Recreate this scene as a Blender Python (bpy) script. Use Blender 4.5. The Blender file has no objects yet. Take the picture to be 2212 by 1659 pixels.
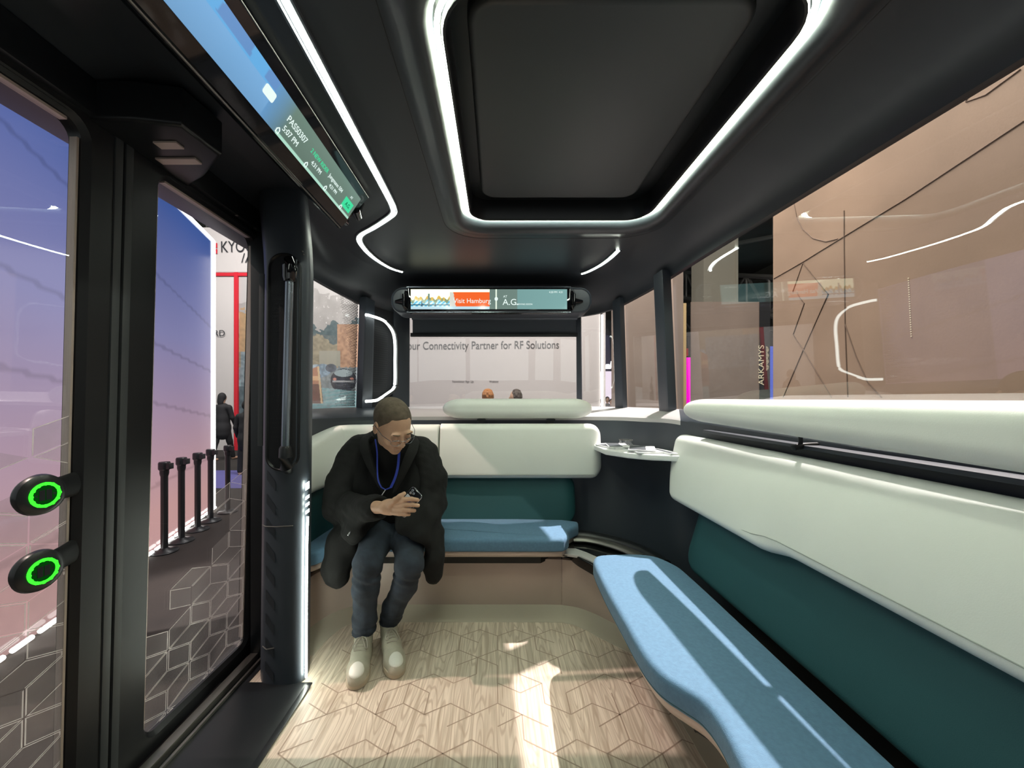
import bpy, bmesh, math, random
import numpy as np
from mathutils import Vector, Matrix
random.seed(7)
S = bpy.context.scene
COL = S.collection
PI = math.pi

# ------------------------------------------------------------ camera, exposure, world, lamps
F = 831.0; CX, CY = 1075.0, 860.0; EYE = 1.2
def W(px, py, Y):
    "world point seen at picture position (px, py) at depth Y"
    return Vector(((px-CX)*Y/F, Y, EYE-(py-CY)*Y/F))
cd = bpy.data.cameras.new('camera'); cam = bpy.data.objects.new('camera', cd); COL.objects.link(cam)
cam.location = (0, 0, EYE); cam.rotation_euler = (PI/2, 0, 0)
cd.sensor_width = 36; cd.lens = 36*F/2212; cd.shift_x = (1106-CX)/2212; cd.shift_y = (CY-829.5)/2212
cd.clip_start = 0.02; cd.clip_end = 200
S.camera = cam
S.view_settings.view_transform = 'Standard'; S.view_settings.look = 'None'
S.view_settings.gamma = 1; S.view_settings.use_curve_mapping = False
S.view_settings.exposure = 0.0
w = bpy.data.worlds.new('world'); S.world = w; w.use_nodes = True
w.node_tree.nodes['Background'].inputs[0].default_value = (0.80, 0.86, 0.84, 1)
w.node_tree.nodes['Background'].inputs[1].default_value = 0.72

def spot(name, loc, target, power, color, angle, size, blend=0.15):
    l = bpy.data.lights.new(name, 'SPOT'); l.energy = power; l.color = color
    l.spot_size = math.radians(angle); l.spot_blend = blend; l.shadow_soft_size = size
    o = bpy.data.objects.new(name, l); COL.objects.link(o); o.location = loc
    d = Vector(target)-Vector(loc); o.rotation_euler = d.to_track_quat('-Z', 'Y').to_euler()
    return o
def area(name, loc, target, power, color, sx, sy):
    l = bpy.data.lights.new(name, 'AREA'); l.energy = power; l.color = color
    l.shape = 'RECTANGLE'; l.size = sx; l.size_y = sy
    o = bpy.data.objects.new(name, l); COL.objects.link(o); o.location = loc
    d = Vector(target)-Vector(loc); o.rotation_euler = d.to_track_quat('-Z', 'Y').to_euler()
    return o
# exhibition spot high to the right and behind: comes in over the right headrest
D1 = Vector((.337, .288, .68)).normalized()
T1 = Vector((.60, 1.50, .45))
spot('hall_spot_right', T1+D1*10, T1, 17000, (1.0, .90, .87), 40, .07)
# exhibition spot to the left: comes in through the glazed doors
D2 = Vector((-1, -.04, 1.18)).normalized()
T2 = Vector((-.2, 1.45, 0))
spot('hall_spot_left', T2+D2*9, T2, 2800, (1.0, .76, .67), 34, .05)
# hall lamps
area('hall_lamp_right', (1.9, 3.4, 6.4), (4.2, 3.4, 1.0), 480, (1, .93, .86), 1.2, 4)
area('hall_lamp_rear', (.5, 4.6, 6.2), (.3, 8.2, 1.5), 330, (1, .95, .92), 4, 1)
area('hall_lamp_booth', (-5.5, 7.5, 7.0), (-6, 12, 1.8), 800, (1, .96, .92), 5, 1)
area('hall_lamp_left', (-3.0, 2.5, 6.5), (-2.2, 2.5, -.4), 12, (1, .95, .9), 2, 2)

# ------------------------------------------------------------ materials
def nt(name):
    m = bpy.data.materials.new(name); m.use_nodes = True
    t = m.node_tree; b = t.nodes['Principled BSDF']
    return m, t, b
def pm(name, col, rough=.5, metal=0, spec=.5, bump=0, bscale=200, vary=0, vscale=6, coat=0, sheen=0):
    m, t, b = nt(name)
    b.inputs['Base Color'].default_value = (*col, 1); b.inputs['Roughness'].default_value = rough
    b.inputs['Metallic'].default_value = metal; b.inputs['Specular IOR Level'].default_value = spec
    b.inputs['Coat Weight'].default_value = coat; b.inputs['Sheen Weight'].default_value = sheen
    tc = t.nodes.new('ShaderNodeTexCoord')
    if vary:
        n = t.nodes.new('ShaderNodeTexNoise'); n.inputs['Scale'].default_value = vscale; n.inputs['Detail'].default_value = 5
        t.links.new(tc.outputs['Object'], n.inputs['Vector'])
        r = t.nodes.new('ShaderNodeValToRGB')
        r.color_ramp.elements[0].position = .3; r.color_ramp.elements[1].position = .7
        r.color_ramp.elements[0].color = (*[c*(1-vary) for c in col], 1); r.color_ramp.elements[1].color = (*[min(1, c*(1+vary)) for c in col], 1)
        t.links.new(n.outputs['Fac'], r.inputs['Fac']); t.links.new(r.outputs['Color'], b.inputs['Base Color'])
    if bump:
        n = t.nodes.new('ShaderNodeTexNoise'); n.inputs['Scale'].default_value = bscale; n.inputs['Detail'].default_value = 3
        t.links.new(tc.outputs['Object'], n.inputs['Vector'])
        bp = t.nodes.new('ShaderNodeBump'); bp.inputs['Strength'].default_value = bump; bp.inputs['Distance'].default_value = .002
        t.links.new(n.outputs['Fac'], bp.inputs['Height']); t.links.new(bp.outputs['Normal'], b.inputs['Normal'])
    return m
def em(name, col, st):
    m, t, b = nt(name); t.nodes.remove(b)
    e = t.nodes.new('ShaderNodeEmission'); e.inputs[0].default_value = (*col, 1); e.inputs[1].default_value = st
    t.links.new(e.outputs[0], t.nodes['Material Output'].inputs[0]); return m
def glassmat(name, tint, refl=1.0, rough=0.0):
    m, t, b = nt(name); t.nodes.remove(b)
    tr = t.nodes.new('ShaderNodeBsdfTransparent'); tr.inputs[0].default_value = (*tint, 1)
    gl = t.nodes.new('ShaderNodeBsdfGlossy'); gl.inputs['Roughness'].default_value = rough
    fr = t.nodes.new('ShaderNodeLayerWeight'); fr.inputs[0].default_value = .5
    pw = t.nodes.new('ShaderNodeMath'); pw.operation = 'POWER'; pw.inputs[1].default_value = 5
    ma = t.nodes.new('ShaderNodeMath'); ma.operation = 'MULTIPLY_ADD'; ma.inputs[1].default_value = .95; ma.inputs[2].default_value = .050
    t.links.new(fr.outputs[1], pw.inputs[0]); t.links.new(pw.outputs[0], ma.inputs[0]); fr = ma
    ml = t.nodes.new('ShaderNodeMath'); ml.operation = 'MULTIPLY'; ml.inputs[1].default_value = refl
    mx = t.nodes.new('ShaderNodeMixShader')
    t.links.new(fr.outputs[0], ml.inputs[0]); t.links.new(ml.outputs[0], mx.inputs[0])
    t.links.new(tr.outputs[0], mx.inputs[1]); t.links.new(gl.outputs[0], mx.inputs[2])
    t.links.new(mx.outputs[0], t.nodes['Material Output'].inputs[0]); return m
def frostmat(name, col, amount):
    m, t, b = nt(name); t.nodes.remove(b)
    tr = t.nodes.new('ShaderNodeBsdfTransparent'); tr.inputs[0].default_value = (.95, .95, .95, 1)
    df = t.nodes.new('ShaderNodeBsdfDiffuse'); df.inputs[0].default_value = (*col, 1)
    tl = t.nodes.new('ShaderNodeBsdfTranslucent'); tl.inputs[0].default_value = (*col, 1)
    a = t.nodes.new('ShaderNodeMixShader'); a.inputs[0].default_value = .5
    t.links.new(df.outputs[0], a.inputs[1]); t.links.new(tl.outputs[0], a.inputs[2])
    tc = t.nodes.new('ShaderNodeTexCoord'); n = t.nodes.new('ShaderNodeTexNoise'); n.inputs['Scale'].default_value = 9; n.inputs['Detail'].default_value = 8
    t.links.new(tc.outputs['Object'], n.inputs['Vector'])
    mr = t.nodes.new('ShaderNodeMapRange'); mr.inputs[1].default_value = .3; mr.inputs[2].default_value = .7
    mr.inputs[3].default_value = amount*.6; mr.inputs[4].default_value = amount*1.4
    t.links.new(n.outputs['Fac'], mr.inputs[0])
    mx = t.nodes.new('ShaderNodeMixShader'); t.links.new(mr.outputs[0], mx.inputs[0])
    t.links.new(tr.outputs[0], mx.inputs[1]); t.links.new(a.outputs[0], mx.inputs[2])
    t.links.new(mx.outputs[0], t.nodes['Material Output'].inputs[0]); return m
def vcmat(name, strength=0, rough=.5):
    "a print (strength 0) or a lit display (strength > 0) whose picture is in the vertex colours"
    m, t, b = nt(name)
    a = t.nodes.new('ShaderNodeVertexColor'); a.layer_name = 'pic'
    if strength:
        b.inputs['Base Color'].default_value = (.005, .005, .006, 1); b.inputs['Roughness'].default_value = .12
        t.links.new(a.outputs[0], b.inputs['Emission Color']); b.inputs['Emission Strength'].default_value = strength
    else:
        t.links.new(a.outputs[0], b.inputs['Base Color']); b.inputs['Roughness'].default_value = rough
    return m
def lin(r, g, b): return tuple((c/255/12.92 if c/255 <= .04045 else ((c/255+.055)/1.055)**2.4) for c in (r, g, b))

M = dict(
 shell=pm('charcoal_soft_plastic', (.040, .048, .062), .42, bump=.08, bscale=900),
 head=pm('charcoal_headliner', (.023, .027, .034), .40, bump=.05, bscale=900),
  shade=pm('grey_shade_cloth', (.085, .10, .12), .6),
 hpanel=pm('hatch_panel', (.035, .038, .040), .4, bump=.05, bscale=900),
 black=pm('black_satin', (.009, .010, .012), .35),
 gloss=pm('black_gloss', (.004, .004, .005), .06, coat=.5),
 rubber=pm('black_rubber', (.008, .008, .009), .6),
 frame=pm('dark_door_metal', (.016, .016, .018), .38, metal=.3),
 grey=pm('grey_seal', (.045, .048, .052), .5),
 alu=pm('brushed_aluminium', (.20, .19, .175), .36, metal=.8),
 steel=pm('polished_handle', (.26, .29, .34), .25, metal=.9),
 white=pm('pale_grey_green_leatherette', (.80, .81, .77), .42, bump=.12, bscale=350, vary=.03, vscale=3),
 piping=pm('pale_seam', (.36, .38, .35), .5),
 teal=pm('dark_teal_fabric', (.012, .070, .078), .62, bump=.3, bscale=500, vary=.05, vscale=4),
 blue=pm('speckled_blue_fabric', (.10, .205, .325), .75, bump=.5, bscale=420, vary=.09, vscale=90, sheen=.1),
 taupe=pm('taupe_metallic_panel', (.52, .42, .37), .38, metal=.2),
 skirt=pm('taupe_skirting', (.52, .47, .38), .4, metal=.1),
 ledge=pm('satin_ledge', (.50, .48, .48), .28),
 shelf=pm('white_shelf', (.85, .85, .84), .3),
 led=em('cool_led', (.88, 1.0, .78), 105.0),
 ledw=em('white_led', (.92, 1.0, .86), 48.0),
 ledout=em('booth_edge_light', (1, .98, .93), 6.0),
 ledlow=em('soft_white_led', (.93, 1.0, .94), 4.5),
 green=em('green_ring', (.03, 1.0, .02), 2.6),
 greend=em('green_glow_field', (.01, .30, .02), .16),
 glass=glassmat('window_glass', (.90, .91, .91), 1.9),
 dglass=glassmat('door_glass', (.90, .91, .92), 1.0),
 frost=frostmat('frosted_tile', (.34, .33, .32), .25),
 frostl=frostmat('frosted_line', (.80, .79, .75), .75),
 printdot=pm('black_glass_print', (.01, .01, .012), .4),
 coat=pm('black_wool', (.004, .004, .0043), .9, bump=.5, bscale=260, vary=.2, vscale=30, sheen=.0),
 knit=pm('black_knit', (.002, .002, .0025), .95),
 jeans=pm('dark_blue_denim', (.028, .038, .056), .85, bump=.6, bscale=500, vary=.4, vscale=14),
 skin=pm('skin', (.58, .35, .235), .5, bump=.15, bscale=300, vary=.06, vscale=30),
 hair=pm('short_grey_brown_hair', (.105, .078, .055), .85, bump=1, bscale=700, vary=.3, vscale=40),
 shoe=pm('cream_suede', (.42, .39, .31), .8, bump=.4, bscale=300, vary=.1, vscale=20),
 sole=pm('cream_rubber', (.46, .39, .29), .6),
 toelit=pm('lit_white_toe', (.70, .68, .62), .45),
 sock=pm('beige_sock', (.40, .36, .30), .9, bump=.5, bscale=300),
 lan=pm('blue_lanyard', (.03, .06, .45), .6),
 ltag=pm('light_strap', (.6, .6, .62), .5),
 paper=pm('white_paper', (.75, .75, .76), .6),
 print_=pm('dark_print', (.08, .09, .10), .4),
 boothw=pm('booth_white', (.60, .55, .53), .6, vary=.03, vscale=.6),
 red=pm('booth_red', (.62, .015, .03), .45),
 ink=pm('dark_lettering', (.022, .022, .026), .5),
 inkg=pm('grey_lettering', (.13, .12, .12), .5),
 wood=None,
 wall=pm('brown_panel_wall', (.40, .27, .185), .6, bump=.3, bscale=60, vary=.13, vscale=1.4),
 wallb=pm('taupe_booth_panel', (.27, .20, .16), .6, vary=.12, vscale=1.1),
 groove=pm('groove_line', (.20, .13, .09), .7),
 ply=pm('plywood_edge', (.55, .38, .18), .5),
 col=pm('beige_column', (.30, .27, .21), .7),
 truss=pm('truss_metal', (.10, .095, .085), .5, metal=.4),
 hallc=pm('dark_hall_roof', (.05, .045, .035), .9, vary=.4, vscale=.7),
 carpet=pm('dark_brown_carpet', (.020, .015, .012), .9, vary=.35, vscale=2.2, bump=.4, bscale=80),
 purple=pm('violet_carpet', (.10, .09, .28), .9),
 pink=em('pink_screen', (1.0, .85, .97), 1.3),
 magenta=em('magenta_light', (1.0, .0, .62), 1.6),
 blueled=em('blue_panel_light', (.10, .16, .75), 1.0),
 wlogo=em('white_logo', (1, .97, 1), 2.2),
 arkt=em('warm_letters', (1.0, .83, .55), .9),
 dwhite=em('display_white', (.85, 1, .95), 1.0),
 dgreen=em('display_green', (.06, .75, .36), 1.0),
 ddark=em('display_ink', (.01, .16, .08), .6),
 dorange=em('display_orange', (.80, .13, .02), 1.15),
 clearg=glassmat('clear_glass', (.96, .97, .97), 1.2),
 phone=pm('black_phone', (.01, .01, .012), .12, coat=.3),
 phonew=pm('phone_card', (.62, .64, .70), .4),
 lens=pm('lens_metal', (.5, .5, .52), .15, metal=.9),
 blacks=pm('dark_outfit', (.012, .011, .012), .8),
 ginger=pm('ginger_hair', (.40, .17, .06), .9, bump=1, bscale=200),
 curly=pm('dark_curly_hair', (.09, .07, .06), .9, bump=1, bscale=200),
 mesh=pm('perforated_panel', (.014, .014, .017), .65, spec=.3),
)
def floor_wood():
    m, t, b = nt('light_oak_floor'); N = t.nodes.new; L = t.links.new
    tc = N('ShaderNodeTexCoord'); mp = N('ShaderNodeMapping'); mp.inputs['Scale'].default_value = (60, 2.4, 1)
    L(tc.outputs['Object'], mp.inputs[0])
    n = N('ShaderNodeTexNoise'); n.inputs['Scale'].default_value = 1.3; n.inputs['Detail'].default_value = 3; L(mp.outputs[0], n.inputs['Vector'])
    mp2 = N('ShaderNodeMapping'); mp2.inputs['Scale'].default_value = (9, .9, 1); L(tc.outputs['Object'], mp2.inputs[0])
    n2 = N('ShaderNodeTexNoise'); n2.inputs['Scale'].default_value = 1.0; n2.inputs['Detail'].default_value = 2; L(mp2.outputs[0], n2.inputs['Vector'])
    mu = N('ShaderNodeMath'); mu.operation = 'MULTIPLY'; mu.inputs[1].default_value = 24; L(n2.outputs['Fac'], mu.inputs[0])
    si = N('ShaderNodeMath'); si.operation = 'SINE'; mm = N('ShaderNodeMath'); mm.operation = 'MULTIPLY'; mm.inputs[1].default_value = 6.28
    L(mu.outputs[0], mm.inputs[0]); L(mm.outputs[0], si.inputs[0])
    mr = N('ShaderNodeMapRange'); mr.inputs[1].default_value = .35; mr.inputs[2].default_value = 1.0; mr.inputs[3].default_value = 0; mr.inputs[4].default_value = .5
    L(si.outputs[0], mr.inputs[0])
    r1 = N('ShaderNodeValToRGB'); e = r1.color_ramp.elements
    e[0].position = .32; e[0].color = (.50, .41, .32, 1); e[1].position = .62; e[1].color = (.74, .63, .52, 1); L(n.outputs['Fac'], r1.inputs[0])
    mx = N('ShaderNodeMixRGB'); mx.inputs[2].default_value = (.38, .275, .20, 1); L(mr.outputs[0], mx.inputs[0]); L(r1.outputs[0], mx.inputs[1])
    L(mx.outputs[0], b.inputs['Base Color']); b.inputs['Roughness'].default_value = .42
    return m
M['wood'] = floor_wood()
M['woodline'] = pm('floor_joint', (.36, .27, .205), .6)

# ------------------------------------------------------------ builders
class MB:
    def __init__(s): s.v = []; s.f = []; s.m = []
    def face(s, idx, m=0): s.f.append(tuple(idx)); s.m.append(m)
    def add(s, vs, fs, m=0):
        o = len(s.v); s.v += [tuple(v) for v in vs]
        for f in fs: s.face([o+i for i in f], m)
    def box(s, x0, x1, y0, y1, z0, z1, m=0, fn=None):
        vs = [(x, y, z) for x in (x0, x1) for y in (y0, y1) for z in (z0, z1)]
        if fn: vs = [fn(*v) for v in vs]
        s.add(vs, [(0,1,3,2),(4,6,7,5),(0,4,5,1),(2,3,7,6),(0,2,6,4),(1,5,7,3)], m)
    def obox(s, c, ax, ay, az, m=0):
        c, ax, ay, az = map(Vector, (c, ax, ay, az))
        vs = [c+ax*i+ay*j+az*k for i in (-1,1) for j in (-1,1) for k in (-1,1)]
        s.add(vs, [(0,1,3,2),(4,6,7,5),(0,4,5,1),(2,3,7,6),(0,2,6,4),(1,5,7,3)], m)
    def grid(s, rows, m=0, close_u=False, close_v=False, cap=False):
        "rows: list of rings of points"
        o = len(s.v); n = len(rows[0])
        for r in rows: s.v += [tuple(p) for p in r]
        R = len(rows)
        for i in range(R if close_v else R-1):
            for j in range(n if close_u else n-1):
                a = o+i*n+j; b = o+i*n+(j+1) % n; c = o+((i+1) % R)*n+(j+1) % n; d = o+((i+1) % R)*n+j
                s.face((a, b, c, d), m)
        if cap:
            s.face([o+j for j in range(n)][::-1], m); s.face([o+(R-1)*n+j for j in range(n)], m)
    def tube(s, pts, r, n=10, m=0, closed=False, sx=1.0, up=(0,0,1), cap=True):
        pts = [Vector(p) for p in pts]; rings = []; K = len(pts)
        rr = r if hasattr(r, '__len__') else [r]*K
        up0 = Vector(up)
        for i, p in enumerate(pts):
            a = pts[(i-1) % K] if (closed or i > 0) else p; b = pts[(i+1) % K] if (closed or i < K-1) else p
            t = (b-a)
            if t.length < 1e-9: t = Vector((0, 0, 1))
            t.normalize(); u = up0 if abs(t.dot(up0)) < .95 else Vector((1, 0, 0))
            n1 = t.cross(u).normalized(); n2 = n1.cross(t).normalized()
            rings.append([p+n1*math.cos(2*PI*j/n)*rr[i]*sx+n2*math.sin(2*PI*j/n)*rr[i] for j in range(n)])
        s.grid(rings, m, close_u=True, close_v=closed, cap=cap and not closed)
    def lathe(s, prof, c, ax=(0,0,1), n=24, m=0):
        ax = Vector(ax).normalized(); u = ax.orthogonal().normalized(); v = ax.cross(u); c = Vector(c)
        s.grid([[c+ax*h+(u*math.cos(2*PI*j/n)+v*math.sin(2*PI*j/n))*max(r, 1e-5) for j in range(n)] for r, h in prof], m, close_u=True, cap=True)
    def ball(s, c, r, m=0, n=12, k=8):
        r = r if hasattr(r, '__len__') else (r, r, r)
        rows = []
        for i in range(k+1):
            t = PI*i/k; q = max(math.sin(t), 1e-4)
            rows.append([(c[0]+r[0]*q*math.cos(2*PI*j/n), c[1]+r[1]*q*math.sin(2*PI*j/n), c[2]+r[2]*math.cos(t)) for j in range(n)])
        s.grid(rows, m, close_u=True)
def link(name, me, parent=None):
    o = bpy.data.objects.new(name, me); COL.objects.link(o)
    if parent is not None:
        o.parent = parent; o.matrix_parent_inverse = Matrix.Identity(4)
        o.location = -Vector(parent['_w']) if '_w' in parent else (0, 0, 0)
    return o
def obj(name, mb, mats, parent=None, smooth=True, bevel=0, label=None, angle=40):
    me = bpy.data.meshes.new(name); me.from_pydata([tuple(v) for v in mb.v], [], mb.f)
    if not isinstance(mats, (list, tuple)): mats = [mats]
    for m in mats: me.materials.append(M[m] if isinstance(m, str) else m)
    me.polygons.foreach_set('material_index', mb.m)
    bm = bmesh.new(); bm.from_mesh(me); bmesh.ops.recalc_face_normals(bm, faces=bm.faces)
    if bevel:
        es = [e for e in bm.edges if len(e.link_faces) == 2 and e.calc_face_angle(0) > .6]
        bmesh.ops.bevel(bm, geom=es, offset=bevel, segments=2, affect='EDGES', profile=.7, clamp_overlap=True)
    if smooth:
        for f in bm.faces: f.smooth = True
        for e in bm.edges:
            if len(e.link_faces) == 2 and e.calc_face_angle(0) > math.radians(angle): e.smooth = False
    bm.to_mesh(me); bm.free()
    o = link(name, me, parent)
    if label: o['label'] = label
    return o
def tag(o, label=None, cat=None, group=None, kind=None):
    if label: o['label'] = label
    if cat: o['category'] = cat
    if group: o['group'] = group
    if kind: o['kind'] = kind
    return o
def thing(name, label, cat, loc=(0, 0, 0), group=None):
    o = bpy.data.objects.new(name, None); COL.objects.link(o); o.location = loc; o['_w'] = list(loc)
    o.empty_display_size = .05
    return tag(o, label, cat, group)
def struct(name, mb, mats, label, **k):
    o = obj(name, mb, mats, **k); return tag(o, label, None, None, 'structure')
def text(body, size, loc, xd, yd, mat, parent, name='lettering', align='LEFT', ext=.0006, sx=1.0):
    c = bpy.data.curves.new(name, 'FONT'); c.body = body; c.size = size; c.align_x = align; c.extrude = ext
    c.materials.append(M[mat]); o = link(name, c, parent)
    xd = Vector(xd).normalized(); yd = Vector(yd); yd = (yd-xd*yd.dot(xd)).normalized(); zd = xd.cross(yd)
    off = Vector(parent['_w']) if (parent is not None and '_w' in parent) else Vector((0, 0, 0))
    mt = Matrix((xd, yd, zd)).transposed().to_4x4(); mt = mt @ Matrix.Diagonal((sx, 1, 1, 1)); mt.translation = Vector(loc)-off
    o.matrix_local = mt; return o
def smoothpath(keys, n=8, closed=False):
    "Catmull-Rom through tuples of any length"
    K = [np.array(k, float) for k in keys]; out = []; N = len(K)
    rng = range(N if closed else N-1)
    for i in rng:
        p1, p2 = K[i], K[(i+1) % N]
        p0 = K[(i-1) % N] if (closed or i > 0) else 2*p1-p2
        p3 = K[(i+2) % N] if (closed or i < N-2) else 2*p2-p1
        for j in range(n):
            t = j/n
            out.append(.5*((2*p1)+(p2-p0)*t+(2*p0-5*p1+4*p2-p3)*t*t+(3*p1-p0-3*p2+p3)*t**3))
    if not closed: out.append(K[-1])
    return out
def rrect(x0, x1, y0, y1, r, n=8):
    "rounded rectangle loop; r one or four radii (x1y1, x0y1, x0y0, x1y0)"
    rs = r if hasattr(r, '__len__') else (r,)*4
    pts = []
    for (cx, cy, a0), q in zip(((x1, y1, 0), (x0, y1, 90), (x0, y0, 180), (x1, y0, 270)), rs):
        sx = -1 if cx == x1 else 1; sy = -1 if cy == y1 else 1
        for i in range(n+1):
            a = math.radians(a0+90*i/n); pts.append((cx+sx*q+q*math.cos(a), cy+sy*q+q*math.sin(a)))
    return pts
def offset(loop, d):
    "offset a closed ccw 2D loop inwards by d"
    n = len(loop); out = []
    for i in range(n):
        a = Vector(loop[i-1][:2]); b = Vector(loop[i][:2]); c = Vector(loop[(i+1) % n][:2])
        e1 = (b-a); e2 = (c-b)
        if e1.length < 1e-7: e1 = e2
        if e2.length < 1e-7: e2 = e1
        n1 = Vector((-e1.y, e1.x)).normalized(); n2 = Vector((-e2.y, e2.x)).normalized()
        m = (n1+n2); L = m.length_squared
        out.append(tuple(b+m*(2*d/max(L, .4)*1.0)) if L > 1e-6 else tuple(b+n1*d))
    return out
def slab(mb, loop, z0, z1, r, m=0, fn=lambda x, y, z: (x, y, z), seg=5, rb=None):
    "horizontal slab over a ccw loop with rounded rim"
    rb = r if rb is None else rb; rows = []
    prof = [(rb*(1-math.sin(a)), z0+rb*(1-math.cos(a))) for a in [PI/2*i/seg for i in range(seg+1)]]
    prof += [(r*(1-math.cos(a)), z1-r*(1-math.sin(a))) for a in [PI/2*i/seg for i in range(seg+1)]]
    for ins, z in prof:
        rows.append([fn(x, y, z) for x, y in offset(loop, ins)])
    mb.grid(rows, m, close_u=True, cap=True)
def pad(mb, path, z0, z1, th, rz=.03, end0=.05, end1=.05, lean=0.0, m=0, ns=7, crown=0.0, shear=0.0):
    """upholstered panel standing along a plan path; the face is on the left of the path direction.
    z0, z1 numbers or functions of arc length; the ends are rounded over end0 / end1"""
    P = [Vector((p[0], p[1])) for p in path]
    L = [0.0]
    for a, b in zip(P, P[1:]): L.append(L[-1]+(b-a).length)
    T = L[-1]; samples = []
    for e, s0 in ((end0, 0), (end1, 1)):
        for i in range(9):
            a = PI/2*i/8; d = e*(1-math.cos(a)); samples.append((d if s0 == 0 else T-d))
    k = max(8, int(T/.04)); samples += [end0+(T-end0-end1)*i/k for i in range(k+1)]
    samples = sorted(set(round(s, 5) for s in samples))
    rows = []
    for s in samples:
        j = 0
        while j < len(L)-2 and L[j+1] < s: j += 1
        q = (s-L[j])/max(L[j+1]-L[j], 1e-9); p = P[j].lerp(P[j+1], q)
        ja = max(0, j-1); jb = min(len(P)-1, j+2); t = (P[jb]-P[ja]).normalized() if q else (P[min(j+1, len(P)-1)]-P[ja]).normalized()
        nn = Vector((-t.y, t.x))
        lo = z0(s) if callable(z0) else z0; hi = z1(s) if callable(z1) else z1
        f = 1.0
        if s < end0: f = math.sqrt(max(0, 1-(1-s/end0)**2))
        if T-s < end1: f = min(f, math.sqrt(max(0, 1-(1-(T-s)/end1)**2)))
        e = end0 if s < T/2 else end1
        sh = min(e, (hi-lo)/2)*(1-f); lo2, hi2 = lo+sh, hi-sh
        tt = th*(.25+.75*f); r2 = min(rz, (hi2-lo2)/2*.999, tt*.5); ring = []
        c0 = (lo+hi)/2
        for (cn, cz, a0) in ((tt-r2, hi2-r2, 0), (r2, hi2-r2, 90), (r2, lo2+r2, 180), (tt-r2, lo2+r2, 270)):
            for i in range(ns+1):
                a = math.radians(a0+90*i/ns); n_ = cn+r2*math.cos(a); z = cz+r2*math.sin(a)
                ring.append((n_, z))
        # subdivide the front face for a gentle crown
        ff = []
        for i in range(1, 6):
            z = (lo2+r2)+(hi2-lo2-2*r2)*i/6; ff.append((tt+crown*math.sin(PI*i/6)*f, z))
        ring += ff
        rows.append([(p.x+nn.x*(n_+lean*(c0-z))+t.x*shear*(z-c0), p.y+nn.y*(n_+lean*(c0-z))+t.y*shear*(z-c0), z) for n_, z in ring])
    mb.grid(rows, m, close_u=True, cap=True)
def picture(name, rows, cols, pos, colour, mat, parent=None):
    "flat picture: pos(u,v)->point, colour(u,v)->linear rgb; u to the right, v down"
    vs = [tuple(pos(j/(cols-1), i/(rows-1))) for i in range(rows) for j in range(cols)]
    fs = [(i*cols+j, i*cols+j+1, (i+1)*cols+j+1, (i+1)*cols+j) for i in range(rows-1) for j in range(cols-1)]
    me = bpy.data.meshes.new(name); me.from_pydata(vs, [], fs); me.materials.append(mat)
    ca = me.color_attributes.new('pic', 'FLOAT_COLOR', 'POINT')
    data = np.ones((rows*cols, 4), np.float32)
    k = 0
    for i in range(rows):
        for j in range(cols):
            data[k, :3] = colour(j/(cols-1), i/(rows-1)); k += 1
    ca.data.foreach_set('color', data.ravel())
    return link(name, me, parent)

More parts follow.
